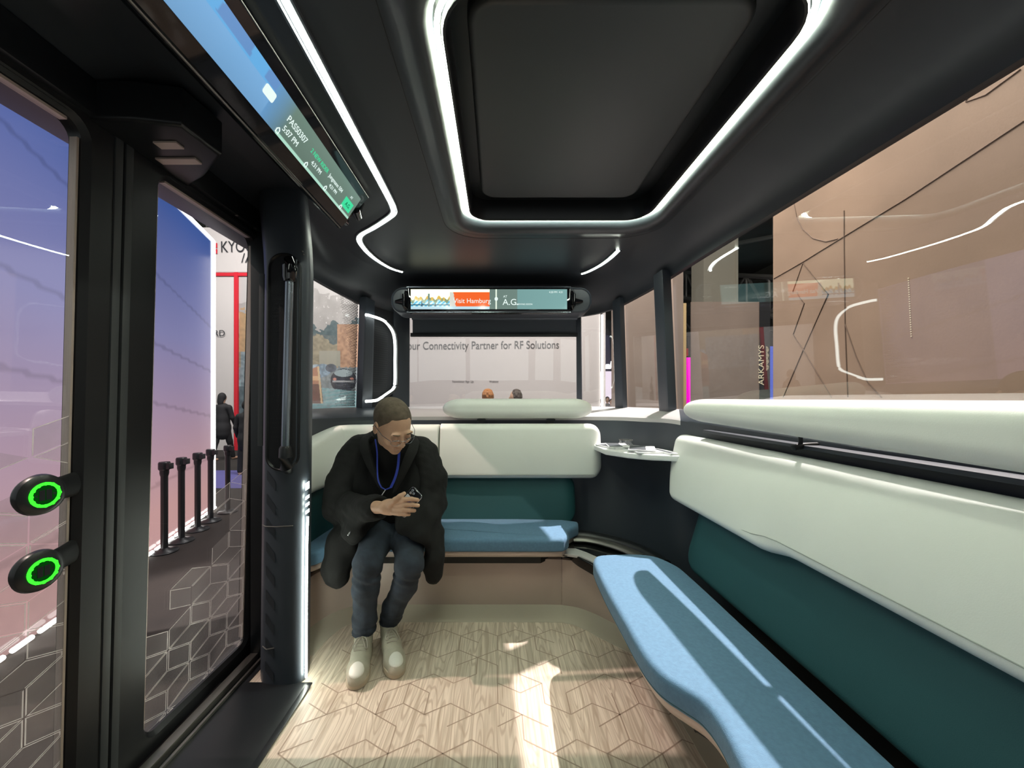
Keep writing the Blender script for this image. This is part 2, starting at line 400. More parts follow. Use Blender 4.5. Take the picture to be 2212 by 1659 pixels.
# ------------------------------------------------------------ implicit surfaces for bodies and clothes
class Field:
    def __init__(s, xs, ys, zs):
        s.x = np.array(xs, np.float32); s.y = np.array(ys, np.float32); s.z = np.array(zs, np.float32)
        s.F = np.full((len(s.x), len(s.y), len(s.z)), .5, np.float32)
    def _sl(s, lo, hi, pad):
        r = []
        for ax, a, b in ((s.x, lo[0], hi[0]), (s.y, lo[1], hi[1]), (s.z, lo[2], hi[2])):
            i = int(np.searchsorted(ax, a-pad)); j = int(np.searchsorted(ax, b+pad)); r.append(slice(max(i-1, 0), min(j+1, len(ax))))
        return tuple(r)
    def _pts(s, sl): return s.x[sl[0]][:, None, None], s.y[sl[1]][None, :, None], s.z[sl[2]][None, None, :]
    def _mix(s, sl, d, k, op='u'):
        A = s.F[sl]
        if op == 'u':
            if k > 0:
                h = np.clip(.5+.5*(A-d)/k, 0, 1); s.F[sl] = A*(1-h)+d*h-k*h*(1-h)
            else: s.F[sl] = np.minimum(A, d)
        else:
            d = -d
            if k > 0:
                h = np.clip(.5-.5*(A-d)/k, 0, 1); s.F[sl] = A*(1-h)+d*h+k*h*(1-h)
            else: s.F[sl] = np.maximum(A, d)
    def cap(s, a, b, ra, rb, k=.01, op='u'):
        a = np.array(a, float); b = np.array(b, float); R = max(ra, rb)
        sl = s._sl(np.minimum(a, b)-R, np.maximum(a, b)+R, .04+k*2); X, Y, Z = s._pts(sl)
        d = b-a; L2 = max(float(d@d), 1e-9)
        t = np.clip(((X-a[0])*d[0]+(Y-a[1])*d[1]+(Z-a[2])*d[2])/L2, 0, 1)
        q = np.sqrt((X-a[0]-d[0]*t)**2+(Y-a[1]-d[1]*t)**2+(Z-a[2]-d[2]*t)**2)-(ra+(rb-ra)*t)
        s._mix(sl, q.astype(np.float32), k, op)
    def chain(s, pts, rs, k=.01):
        for i in range(len(pts)-1): s.cap(pts[i], pts[i+1], rs[i], rs[i+1], k)
    def ell(s, c, r, R=None, k=.01, op='u'):
        c = np.array(c, float); r = np.array(r, float); mx = r.max()
        sl = s._sl(c-mx, c+mx, .04+k*2); X, Y, Z = s._pts(sl); X, Y, Z = X-c[0], Y-c[1], Z-c[2]
        if R is not None: X, Y, Z = (X*R[0][i]+Y*R[1][i]+Z*R[2][i] for i in range(3))
        k0 = np.sqrt((X/r[0])**2+(Y/r[1])**2+(Z/r[2])**2); k1 = np.sqrt((X/r[0]**2)**2+(Y/r[1]**2)**2+(Z/r[2]**2)**2)+1e-6
        s._mix(sl, (k0*(k0-1)/k1).astype(np.float32), k, op)
    def clip_ell(s, c, r, R):
        g = Field(s.x, s.y, s.z); g.ell(c, r, R, 0); s.F = np.maximum(s.F, g.F)
    def plane(s, p, n, k=.004):
        "keep the side n points to"
        p = np.array(p, float); n = np.array(n, float); n /= np.linalg.norm(n)
        X, Y, Z = s.x[:, None, None], s.y[None, :, None], s.z[None, None, :]
        d = -((X-p[0])*n[0]+(Y-p[1])*n[1]+(Z-p[2])*n[2]).astype(np.float32)
        h = np.clip(.5-.5*(s.F-d)/k, 0, 1); s.F = s.F*(1-h)+d*h+k*h*(1-h)
    def disp(s, fn):
        X, Y, Z = s.x[:, None, None], s.y[None, :, None], s.z[None, None, :]
        s.F = (s.F+fn(X, Y, Z)).astype(np.float32)
    def mesh(s, name, mat, parent=None, label=None):
        Fd = s.F; Fd[0] = Fd[-1] = .1; Fd[:, 0] = Fd[:, -1] = .1; Fd[:, :, 0] = Fd[:, :, -1] = .1
        ins = Fd < 0; nx, ny, nz = Fd.shape
        acc = np.zeros((nx-1, ny-1, nz-1, 3), np.float32); cnt = np.zeros((nx-1, ny-1, nz-1), np.float32)
        ax = (s.x, s.y, s.z)
        for d in range(3):
            o1, o2 = [a for a in range(3) if a != d]
            sa = [slice(None)]*3; sb = [slice(None)]*3; sa[d] = slice(0, -1); sb[d] = slice(1, None)
            A, B = Fd[tuple(sa)], Fd[tuple(sb)]; cr = ins[tuple(sa)] != ins[tuple(sb)]
            idx = np.argwhere(cr); a = A[cr]; b = B[cr]; t = a/(a-b)
            pos = np.empty((len(idx), 3), np.float32)
            for q in range(3): pos[:, q] = ax[q][idx[:, q]]
            pos[:, d] += t*(ax[d][idx[:, d]+1]-ax[d][idx[:, d]])
            for i in (0, -1):
                for j in (0, -1):
                    c = idx.copy(); c[:, o1] += i; c[:, o2] += j
                    ok = (c >= 0).all(1) & (c[:, 0] < nx-1) & (c[:, 1] < ny-1) & (c[:, 2] < nz-1)
                    np.add.at(acc, tuple(c[ok].T), pos[ok]); np.add.at(cnt, tuple(c[ok].T), 1)
        act = cnt > 0; vid = np.full(cnt.shape, -1, np.int64); vid[act] = np.arange(act.sum())
        V = acc[act]/cnt[act][:, None]; Fc = []
        for d in range(3):
            o1, o2 = [(1, 2), (2, 0), (0, 1)][d]
            sa = [slice(None)]*3; sb = [slice(None)]*3; sa[d] = slice(0, -1); sb[d] = slice(1, None)
            cr = ins[tuple(sa)] != ins[tuple(sb)]; idx = np.argwhere(cr); fl = ins[tuple(sa)][cr]
            ok = (idx[:, o1] > 0) & (idx[:, o2] > 0) & (idx[:, o1] < s.F.shape[o1]-1) & (idx[:, o2] < s.F.shape[o2]-1); idx = idx[ok]; fl = fl[ok]
            q = []
            for i, j in ((0, 0), (-1, 0), (-1, -1), (0, -1)):
                c = idx.copy(); c[:, o1] += i; c[:, o2] += j; q.append(vid[tuple(c.T)])
            q = np.stack(q, 1); q[~fl] = q[~fl][:, ::-1]; Fc.append(q)
        Fc = np.concatenate(Fc); me = bpy.data.meshes.new(name)
        me.from_pydata(V.tolist(), [], Fc.tolist()); me.materials.append(M[mat] if isinstance(mat, str) else mat)
        bm = bmesh.new(); bm.from_mesh(me)
        bmesh.ops.smooth_vert(bm, verts=bm.verts, factor=.4, use_axis_x=True, use_axis_y=True, use_axis_z=True)
        bmesh.ops.recalc_face_normals(bm, faces=bm.faces)
        for f in bm.faces: f.smooth = True
        bm.to_mesh(me); bm.free()
        o = link(name, me, parent)
        if label: o['label'] = label
        return o
def rng(a, b, h): return list(np.arange(a, b, h))
def mixrng(*segs):
    out = []
    for a, b, h in segs: out += list(np.arange(a, b-h*.5, h))
    out.append(segs[-1][1]); return out
# ============================================================ vehicle shell
# plan keys of the shell: belt B, inner belt I, window head T, ceiling edge C, foot of the inner wall K
RK = [
 (1.337,-1.3,1.10, 1.065,-1.3,1.06, 1.297,-1.3,1.97, .86,-1.3,2.08, 1.07,-1.3,.0),
 (1.237,.3,1.10, 1.065,.3,1.06, 1.20,.3,1.97, .86,.3,2.08, 1.065,.3,.0),
 (1.194,1.0,1.10, 1.062,1.0,1.06, 1.155,1.0,1.97, .85,1.0,2.08, 1.06,1.0,.0),
 (1.131,2.0,1.13, 1.04,1.9,1.07, 1.092,2.0,1.97, .84,1.9,2.08, 1.035,1.85,.0),
 (1.10,2.5,1.13, .99,2.2,1.085, 1.062,2.5,1.965, .82,2.2,2.08, .93,2.06,.0),
 (1.04,2.8,1.13, .93,2.42,1.08, 1.0,2.78,1.945, .79,2.45,2.08, .84,2.22,.0),
 (.93,3.05,1.13, .82,2.56,1.08, .90,3.02,1.915, .70,2.64,2.08, .72,2.34,.0),
 (.75,3.2,1.13, .66,2.61,1.08, .73,3.17,1.895, .58,2.71,2.08, .58,2.44,.0),
 (.5,3.25,1.13, .5,2.62,1.08, .5,3.21,1.89, .42,2.72,2.08, .44,2.545,.0),
 (-.04,3.25,1.13, -.04,2.62,1.08, -.04,3.21,1.89, -.04,2.72,2.08, -.04,2.56,.0)]
def mir(k):
    k = list(k)
    for i in range(0, 15, 3): k[i] = -.08-k[i]
    return tuple(k)
KEYS = RK+[mir(k) for k in RK[:-1]][::-1]
NS = 12
DENSE = smoothpath(KEYS, NS)
def sh(t):
    t = max(0, min(t*NS, len(DENSE)-1.0001)); i = int(t); q = t-i
    a = DENSE[i]*(1-q)+DENSE[i+1]*q
    return [Vector(a[j:j+3]) for j in (0, 3, 6, 9, 12)]
def trng(a, b, st=.12):
    n = max(2, int(round((b-a)/st))+1); return [a+(b-a)*i/(n-1) for i in range(n)]
TE = 15.1   # the shell ends on the left at the door pillar
def inward(t):
    a = sh(t-.02)[0]; b = sh(t+.02)[0]; d = (b-a); n = Vector((-d.y, d.x, 0)).normalized()
    return n
def pane(name, t0, t1, label, off=.012, mat='glass', th=.004):
    mb = MB(); rows = []
    for t in trng(t0, t1):
        B, I, T, C, K = sh(t); n = inward(t)
        o = n*off; o2 = n*(off+th)
        rows.append([B-o-Vector((0,0,.02)), T-o+Vector((0,0,.02)), T-o2+Vector((0,0,.02)), B-o2-Vector((0,0,.02))])
    mb.grid(rows, 0, close_u=True, cap=True)
    return struct(name, mb, mat, label)
def post(mb, t0, t1, d0=.0, d1=.05, m=0, zl=-.03, zh=.03):
    rows = []
    for t in trng(t0, t1, .08):
        B, I, T, C, K = sh(t); n = inward(t)
        rows.append([B+n*d1+Vector((0,0,zl)), T+n*d1+Vector((0,0,zh)), T-n*d0+Vector((0,0,zh)), B-n*d0+Vector((0,0,zl))])
    mb.grid(rows, m, close_u=True, cap=True)

# floor of light oak with an inlaid pattern of cube-like tiles
mb = MB(); mb.box(-.78, 1.05, -1.3, 2.5, -.05, 0.0); mb.box(-1.05, -.78, 1.62, 2.5, -.05, 0.0)
rnd = random.Random(3); s_ = .107
def seg(mb, a, b, w, z, m):
    a = Vector((a[0], a[1], z)); b = Vector((b[0], b[1], z)); d = (b-a)
    if d.length < 1e-6: return
    n = Vector((-d.y, d.x, 0)).normalized()*w/2
    mb.add([a-n, b-n, b+n, a+n], [(0, 1, 2, 3)], m)
hx = s_*math.sqrt(3)
for r in range(-10, 20):
    for c in range(-8, 10):
        cx = c*hx+(r % 2)*hx/2; cy = r*s_*1.5-.2
        v = [(cx+s_*math.sin(math.radians(60*i)), cy+s_*math.cos(math.radians(60*i))) for i in range(6)]
        for i in (0, 1, 2):
            a, b = v[i], v[i+1]
            if -.77 < min(a[0], b[0]) and max(a[0], b[0]) < 1.0 and -1.2 < a[1] and b[1] < 2.0 and max(a[1],b[1]) < 2.0 and rnd.random() < (.93 if i != 1 else .55): seg(mb, a, b, .0045, .0006, 1)
        for i in (1, 3, 5):
            b = v[i]
            if -.77 < min(cx, b[0]) and max(cx, b[0]) < 1.0 and -1.2 < min(cy, b[1]) and max(cy, b[1]) < 2.0 and rnd.random() < (.42 if i != 3 else .2): seg(mb, (cx, cy), b, .0045, .0006, 1)
struct('floor', mb, ['wood', 'woodline'], 'light oak floor with inlaid cube pattern inside the shuttle', smooth=False)

# door sill
mb = MB(); mb.box(-1.26, -.78, -1.3, 1.62, -.06, .004); mb.box(-1.26, -1.05, 1.62, 1.95, -.06, .004)
mb.box(-.80, -.776, -1.3, 1.6, .004, .007)
struct('trim_1', mb, 'black', 'dark glossy door sill beside the oak floor', bevel=.002)
mb = MB(); mb.box(-1.135, -1.10, -1.2, 1.86, .004, .030); mb.box(-1.085, -1.075, -1.2, 1.80, .004, .016); 
struct('trim_2', mb, 'alu', 'brushed metal door rail along the bottom of the glazed doors', bevel=.002)

# ceiling with an opening for the hatch
HL = rrect(-.15, .74, .79, 1.90, (.13, .11, .14, .15), 8)          # led loop of the hatch
HO = rrect(-.27, .87, .55, 2.12, (.24, .20, .24, .26), 8)          # outer contour of its collar
bm = bmesh.new(); 
outer = [sh(t)[3] for t in trng(0, 18, .15)]
def ringedges(pts):
    vs = [bm.verts.new(p) for p in pts]; return [bm.edges.new((vs[i], vs[(i+1) % len(vs)])) for i in range(len(vs))]
es = ringedges(outer)+ringedges([(x, y, 2.08) for x, y in HO])
bmesh.ops.triangle_fill(bm, use_beauty=True, use_dissolve=False, edges=es)
me = bpy.data.meshes.new('ceiling'); 
bmesh.ops.recalc_face_normals(bm, faces=bm.faces)
bm.to_mesh(me); bm.free(); me.materials.append(M['head'])
tag(link('ceiling', me), 'charcoal moulded headliner of the shuttle', kind='structure')
# coved edge from headliner to window heads
mb = MB(); rows = []
for t in trng(0, 18, .1):
    B, I, T, C, K = sh(t); r = []
    for i in range(9):
        a = PI/2*i/8; h = math.sin(a); v = 1-math.cos(a)
        r.append((C.x+(T.x-C.x)*h, C.y+(T.y-C.y)*h, C.z+(T.z-.015-C.z)*v))
    n = inward(t); r.append(tuple(T-n*.03-Vector((0, 0, .015)))); r.append(tuple(T-n*.03+Vector((0, 0, .22))))
    rows.append(r)
mb.grid(rows)
struct('trim_3', mb, 'head', 'coved charcoal edge between ceiling and window heads')
# roof skin above
mb = MB(); RL = [sh(t)[2] for t in trng(0, TE, .2)]
RL = [(p.x, p.y) for p in RL]+[(-1.20, 1.6), (-1.22, -1.3)]
slab(mb, RL, 2.185, 2.23, .02)
struct('roof', mb, 'shell', 'outer roof skin of the shuttle')
# belt ledge and inner lining wall
def strip(name, t0, t1, a, b, mat, label, extra=None, n=6, bulge=0):
    mb = MB(); rows = []
    for t in trng(t0, t1, .1):
        P = sh(t); p, q = P[a], P[b]; nn = inward(t); r = []
        if extra: r.append(tuple(p-nn*.03))
        for i in range(n+1):
            u = i/n; r.append(tuple(p.lerp(q, u)+nn*bulge*math.sin(PI*u)))
        rows.append(r)
    mb.grid(rows); return struct(name, mb, mat, label)
def ledge(name, t0, t1, mat, label):
    mb = MB(); rows = []
    for t in trng(t0, t1, .1):
        B, I, T, C, K = sh(t); n = inward(t)
        rows.append([B-n*.03+Vector((0,0,-.05)), B-n*.03, B, B.lerp(I, .3)+Vector((0,0,.004)), B.lerp(I, .7)+Vector((0,0,.004)), B.lerp(I, .94), I+Vector((0,0,-.006)), I+Vector((0,0,-.03))])
    mb.grid([[tuple(p) for p in r] for r in rows]); return struct(name, mb, mat, label)
ledge('trim_4', 3.65, 10.9, 'ledge', 'pale satin window ledge behind the rear bench')
ledge('trim_5', 0, 3.65, 'shell', 'dark window ledge behind the side bench')
ledge('trim_6', 10.9, TE, 'shell', 'dark satin belt ledge in the left rear corner')
def lining(name, t0, t1, label):
    mb = MB(); rows = []
    for t in trng(t0, t1, .1):
        B, I, T, C, K = sh(t); r = []
        for i in range(13):
            u = i/12; p = (I-Vector((0,0,.03))).lerp(K, u); r.append(tuple(p))
        rows.append(r)
    mb.grid(rows); return struct(name, mb, 'shell', label)
lining('wall_right', 0, 3.0, 'dark lining wall behind the side bench')
lining('wall_rear', 3.0, 12.2, 'dark curved lining wall behind the rear bench')
lining('wall_left', 12.2, TE, 'dark lining wall in the left rear corner')
mb = MB(); mb.box(1.003, 1.075, -1.3, 1.88, 1.032, 1.045)  # added lip, keeps the right spot's light off the backrest top
struct('trim_17', mb, 'shell', 'added dark lip behind the side headrest that blocks spot light', bevel=.003)
# front end behind the camera
mb = MB(); mb.box(-1.42, 1.34, -1.36, -1.3, -.05, 1.10); mb.box(-1.42, 1.34, -1.36, -1.3, 1.95, 2.2)
for x in (-1.42, -.75, .70, 1.26): mb.box(x, x+.08, -1.36, -1.3, 1.10, 1.95)
struct('wall_front', mb, 'shell', 'dark front end wall of the shuttle', smooth=False)
# outer skin below the windows
mb = MB(); rows = []
for t in trng(0, TE, .15):
    B, I, T, C, K = sh(t); n = inward(t); rows.append([tuple(B-n*.03), tuple(B-n*.06-Vector((0,0,.5))), (B.x-n.x*.05, B.y-n.y*.05, -.25)])
mb.grid(rows)
struct('wall_outside', mb, 'shell', 'outer body skin below the windows')

# window posts
mb = MB(); post(mb, 3.70, 4.0, d1=.055); struct('trim_7', mb, 'shell', 'dark window post between the big right window and the small one', bevel=.008)
mb = MB(); post(mb, 5.5, 5.84, d1=.045); struct('trim_8', mb, 'shell', 'dark window post at the right rear corner', bevel=.008)
mb = MB(); post(mb, 7.2, 7.42, d1=.045); struct('trim_9', mb, 'shell', 'slim dark post right of the rear window', bevel=.006)
mb = MB(); post(mb, 10.56, 11.25, d1=.045); struct('trim_10', mb, 'shell', 'wide dark post left of the rear window', bevel=.008)
mb = MB(); post(mb, 12.12, 12.55, d1=.06); struct('trim_11', mb, 'shell', 'dark window post beside the printed left window', bevel=.008)
pane('window_1', 0.0, 3.72, 'big tinted side window behind the side bench')
pane('window_2', 3.98, 5.52, 'small side window right of the rear corner')
pane('window_3', 5.82, 7.22, 'narrow curved corner window at the right rear')
pane('window_4', 7.40, 10.60, 'wide rear window with roller shade above')
w5 = pane('window_5', 12.53, 14.4, 'left rear side window with dotted print along its edge')
# dotted print on the left rear window
mb = MB()
for i in range(26):
    for j in range(64):
        u = i/26; v = j/64
        edge = .08+.95*abs(v-.42)**1.1*1.0
        if v > .42: edge = .03+.75*(v-.42)
        if u > edge*1.05+.06: continue
        t = 12.57+u*1.35+(j % 2)*.02; P = sh(t); n = inward(t)
        p = P[0].lerp(P[2], .02+v*.96)-n*.010
        tt = (sh(t+.02)[0]-sh(t-.02)[0]).normalized(); sz = .0080*(1-.55*u/max(edge*1.05+.06, .01)); z = Vector((0, 0, 1))
        mb.add([p-tt*sz, p-z*sz*.8, p+tt*sz, p+z*sz*.8], [(0, 1, 2, 3)])
obj('dot_print', mb, 'printdot', w5, smooth=False, label='black dotted print')
pane('window_6', 0, 0.001, 'x') if False else None
# roller shade over the rear window
sd = thing('roller_shade', 'grey roller shade pulled a little down over the rear window', 'shade', (-.04, 3.17, 1.90))
mb = MB(); mb.box(-.70, .65, 3.165, 3.172, 1.735, 1.93); obj('shade_cloth', mb, 'shade', sd)
mb = MB(); mb.box(-.715, .655, 3.150, 3.180, 1.705, 1.735); obj('bottom_bar', mb, 'black', sd, bevel=.004)
mb = MB(); mb.tube([(-.70, 3.15, 1.875), (.65, 3.15, 1.875)], .035, 16); obj('shade_roll', mb, 'shade', sd)

# left rear corner: loudspeaker panel framed by a light strip
sp = thing('corner_speaker_panel', 'dark perforated corner panel framed by a white light strip', 'speaker panel', (-1.0, 3.05, 1.13))
mb = MB(); rows = []
for t in trng(11.2, 12.16, .05):
    B, I, T, C, K = sh(t); n = inward(t)
    rows.append([tuple(B-n*.02), tuple(B+n*.018), tuple(T+n*.018), tuple(T-n*.02)])
mb.grid(rows, close_u=True, cap=True); obj('panel', mb, 'mesh', sp)
mb = MB()
for i in range(13):
    for j in range(30):
        t = 11.45+i*.045; P = sh(t); n = inward(t); p = P[0].lerp(P[2], .16+j*.0225)+n*.0195
        tt = (sh(t+.02)[0]-sh(t-.02)[0]).normalized(); q = .0032; z = Vector((0, 0, 1))
        mb.add([p+tt*q, p+z*q, p-tt*q, p-z*q], [(0, 1, 2, 3)])
obj('perforation', mb, 'black', sp, smooth=False)
ip = [(790, 680), (800, 682), (828, 692), (842, 706), (850, 722), (853, 745), (853, 780), (853, 825), (849, 840), (838, 849), (822, 860), (812, 865), (790, 867)]
path = [W(x, y, 2.87+(x-790)/63*.21) for x, y in ip]
mb = MB(); mb.tube(smoothpath([tuple(p) for p in path], 4), .0105, 8); obj('light_strip', mb, 'ledlow', sp, label='glowing white light strip')
mb = MB(); mb.tube(smoothpath([tuple(p+Vector((.018, .02, 0))) for p in path[2:-2]], 4), .012, 8); obj('strip_rim', mb, 'grey', sp)

# ============================================================ ceiling hatch
ht = thing('ceiling_hatch', 'large framed ceiling hatch ringed by a bright light loop', 'hatch', (.30, 1.36, 2.08))
mb = MB(); prof = [(0.0, 2.080), (.12, 2.079), (.3, 2.070), (.5, 2.052), (.66, 2.046), (.80, 2.052), (.90, 2.068), (.95, 2.086), (.97, 2.12), (.98, 2.17)]
rows = []
for q, z in prof: rows.append([(HO[i][0]*(1-q)+HL[i][0]*q, HO[i][1]*(1-q)+HL[i][1]*q, z) for i in range(len(HL))])
mb.grid(rows, close_u=True); obj('collar', mb, 'head', ht, angle=60)
mb = MB(); mb.tube([(x, y, 2.081) for x, y in HO], .0025, 6, closed=True); obj('collar_seam', mb, 'black', ht)
LL = offset(HL, .004)
mb = MB(); mb.tube([(x, y, 2.082) for x, y in LL], .0065, 10, closed=True); obj('light_loop', mb, 'led', ht, label='glowing light loop')
IP = rrect(-.075, .625, .88, 1.77, .07, 8)
mb = MB(); slab(mb, IP, 2.115, 2.17, .01, rb=.018); obj('centre_panel', mb, 'hpanel', ht, angle=50)
mb = MB(); rows = []  # added baffle ring, stops the loop's light from reaching the inner gap
for ins, z in ((.0145, 2.12), (.0145, 2.074), (.018, 2.068), (.024, 2.068), (.028, 2.074), (.028, 2.17)): rows.append([(x, y, z) for x, y in offset(HL, ins)])
mb.grid(rows, close_u=True); obj('light_baffle', mb, 'black', ht)
mb = MB(); slab(mb, offset(HL, -.03), 2.165, 2.185, .004); obj('well_top', mb, 'black', ht)

# ceiling light strips
def ceil_led(name, pts, label, r=.0062):
    t = thing(name, label, 'light strip', pts[0], None)
    P = smoothpath(pts, 6); P = [tuple(p) for p in P]
    mb = MB(); mb.tube(P, r, 10); obj('diffuser', mb, 'ledw', t)
    out = []
    for i, p in enumerate(P):
        a = Vector(P[max(0, i-1)]); b = Vector(P[min(len(P)-1, i+1)]); d = (b-a).normalized(); n = d.cross(Vector((0, 0, 1))).normalized()
        out.append((p, n))
    mb = MB(); mb.tube([tuple(Vector(p)+n*.017+Vector((0,0,.002))) for p, n in out], .006, 6); mb.tube([tuple(Vector(p)-n*.017+Vector((0,0,.002))) for p, n in out], .006, 6)
    obj('channel_rim', mb, 'shell', t)
zc = 2.077
ceil_led('ceiling_light_strip', [(-.470, -.6, zc), (-.470, .4, zc), (-.472, 1.2, zc), (-.475, 1.66, zc), (-.480, 1.77, zc), (-.492, 1.82, zc), (-.53, 1.87, zc), (-.64, 1.98, zc), (-.72, 2.05, zc), (-.755, 2.10, zc), (-.775, 2.17, zc), (-.78, 2.30, zc-.002), (-.765, 2.44, zc-.002), (-.72, 2.58, zc-.004), (-.66, 2.66, zc-.004)],
  'long glowing ceiling strip that kinks outward above the grab handle')
ceil_led('ceiling_light_strip', [(.715, 2.285, zc), (.705, 2.40, zc), (.68, 2.53, zc), (.63, 2.65, zc-.002), (.59, 2.70, zc-.004)],
  'short glowing ceiling strip near the right rear corner')

# ============================================================ rear display in its pod
pod = thing('rear_display', 'slim wide display in an oval pod above the rear window', 'display', (-.05, 2.80, 1.9))
PL = rrect(-.775, .685, 1.815, 2.005, .085, 8)
mb = MB(); rows = []
for ins, y in ((-.002, 2.95), (0, 2.80), (.004, 2.788), (.012, 2.784), (.018, 2.79)): rows.append([(x, y, z) for x, z in offset(PL, ins)])
mb.grid(rows, close_u=True, cap=True); obj('pod', mb, 'shell', pod)
DL = rrect(-.645, .520, 1.81, 1.99, .02, 5)
mb = MB(); rows = []
for ins, y in ((0, 2.80), (0, 2.745), (.003, 2.738), (.006, 2.737)): rows.append([(x, y, z) for x, z in offset(DL, ins)])
mb.grid(rows, close_u=True, cap=True); obj('bezel', mb, 'gloss', pod)
mb = MB(); mb.box(-.645, .52, 2.728, 2.742, 1.985, 1.992); mb.box(-.645, .52, 2.728, 2.742, 1.808, 1.813); obj('bezel_edge', mb, 'steel', pod)
for sx, x0 in ((-1, -.655), (1, .53)):
    mb = MB(); mb.tube([(x0, 2.765, 1.84), (x0+sx*.012, 2.75, 1.86), (x0+sx*.012, 2.75, 1.94), (x0, 2.765, 1.96)], .016, 10); mb.tube([(x0+sx*.01, 2.77, 1.90), (x0+sx*.085, 2.785, 1.90)], [.028, .010], 12, sx=.8)
    obj('end_mount', mb, 'gloss', pod)
def rear_pic(u, v):
    if u > .505:
        c = lin(112, 134, 126) if u < .68 else lin(120, 160, 158)
        q = .75+.35*(u-.5); c = tuple(a*q for a in c)
        if abs(u-.545) < .004: c = lin(225, 240, 220)
        return c
    if v > .86: return lin(175, 205, 215)
    if u > .25 and v > .15:
        return lin(225, 95, 40) if (u > .27+.02*v) else lin(200, 200, 190)
    n = math.sin(u*130)*math.sin(u*41+1)
    sky = .42+.12*n
    if abs(u-.115) < .006 and v > .22: return lin(90, 120, 120)
    if v < sky: return tuple(a*1.2 for a in lin(250, 255, 215))
    if v < sky+.18: return lin(120, 140, 110) if n > 0 else lin(205, 170, 80)
    if abs(v-.78) < .03 or abs(u-.07) < .004 or abs(u-.155) < .004: return lin(30, 60, 80)
    return lin(70, 170, 205) if math.sin(u*210+v*30) > -.1 else lin(190, 225, 225)
VD = vcmat('rear_display_picture', 1.25)
picture('screen', 40, 260, lambda u, v: (-.618+1.112*u, 2.7355, 1.974-.142*v), rear_pic, VD, pod)
text('Visit Hamburg', .046, (-.315, 2.7335, 1.876), (1, 0, 0), (0, 0, 1), 'dwhite', pod)
text('A.G.', .062, (.035, 2.7335, 1.862), (1, 0, 0), (0, 0, 1), 'dwhite', pod)
text('AT', .022, (.04, 2.7335, 1.915), (1, 0, 0), (0, 0, 1), 'dwhite', pod)
text('ARRIVING SOON', .016, (.125, 2.7335, 1.862), (1, 0, 0), (0, 0, 1), 'dwhite', pod)
text('4:20 PM  4:31', .018, (.365, 2.7335, 1.947), (1, 0, 0), (0, 0, 1), 'dwhite', pod)
mb = MB(); mb.ball((-.010, 2.733, 1.905), (.012, .002, .014)); obj('stop_mark', mb, 'dwhite', pod)

# ============================================================ left display under the ceiling
ld = thing('side_display', 'long tilted display hanging along the left of the ceiling', 'display', (-.60, 1.0, 2.0))
A_ = Vector((-.557, 0, 2.063)); B_ = Vector((-.655, 0, 1.918))
up = (A_-B_).normalized(); nf = Vector((0, 1, 0)).cross(up).normalized()   # faces the cabin and the floor
if nf.x < 0: nf = -nf
Y0, Y1 = .30, 1.655
def dp(y, s, d=0): return Vector((B_.x, y, B_.z))+up*s+nf*d
H = (A_-B_).length
mb = MB(); sec = [(0, 0), (H, 0), (H+.006, -.012), (H-.01, -.035), (.03, -.050), (-.012, -.030), (-.012, -.01)]
rows = []
for y in (Y0, Y1-.01, Y1): rows.append([tuple(dp(y-(.04 if y > 1 else 0)*(1-s/H), s*(.985 if y == Y1 else 1), d)) for s, d in sec])
mb.grid(rows, close_u=True, cap=True); obj('housing', mb, 'gloss', ld, angle=25)
mb = MB(); mb.tube([tuple(dp(Y0, H, .001)), tuple(dp(Y1, H, .001))], .0022, 6); mb.tube([tuple(dp(Y0, -.006, -.004)), tuple(dp(Y1-.04, -.006, -.004))], .003, 6)
obj('bright_edge', mb, 'alu', ld)
a0, a1 = .041, .142
def side_pic(u, v):
    y = Y0+.02+u*(Y1-.06-Y0)
    if y < 1.02:
        c = lin(125, 178, 225) if v > .33 else lin(105, 178, 232)
        if v > .33: c = tuple(a*(1-.25*(v-.33)) for a in c)
        for yy, wd in ((.70, .06), (.86, .10), (1.0, .05)):
            if v < .28-.05*(yy-.7) and abs(y-yy) < wd/2+.02*v: c = lin(105, 150, 205)
        return tuple(a*.9 for a in c)
    q = min(1, (y-1.02)/.09); c1 = lin(110, 165, 215); c2 = lin(104, 128, 116)
    k = .80+.25*(1-v)*q
    if v > .90 and y > 1.09: return lin(170, 215, 195)
    return tuple((a*(1-q)+b*q)*k for a, b in zip(c1, c2))
SD = vcmat('side_display_picture', 1.05)
picture('screen', 40, 300, lambda u, v: dp(Y0+.02+u*(Y1-.06-Y0), a1-(a1-a0)*v, .0015), side_pic, SD, ld)
def ltxt(s, size, y, sfrac, mat): text(s, size, dp(y, a0+(a1-a0)*sfrac, .003), (0, 1, 0), up, mat, ld, ext=.0003)
ltxt('PASS0307', .026, 1.095, .50, 'dwhite'); ltxt('5:07 PM', .024, 1.10, .22, 'dwhite')
ltxt('2 NEW RIDER', .020, 1.235, .50, 'dgreen'); ltxt('4:31 PM', .020, 1.265, .26, 'dwhite')
ltxt('Jungmann 504', .020, 1.37, .48, 'dwhite'); ltxt('4:21 PM', .018, 1.40, .26, 'dwhite')
ltxt('AT', .014, 1.545, .66, 'dwhite')
mb = MB(); P = [dp(1.52, a0+.018, .003), dp(1.595, a0+.018, .003), dp(1.595, a0+.058, .003), dp(1.52, a0+.058, .003)]
mb.add(P, [(0, 1, 2, 3)]); obj('stop_box', mb, 'dgreen', ld, smooth=False)
text('A.G.', .022, dp(1.538, a0+.030, .0045), (0, 1, 0), up, 'ddark', ld, ext=.0003)
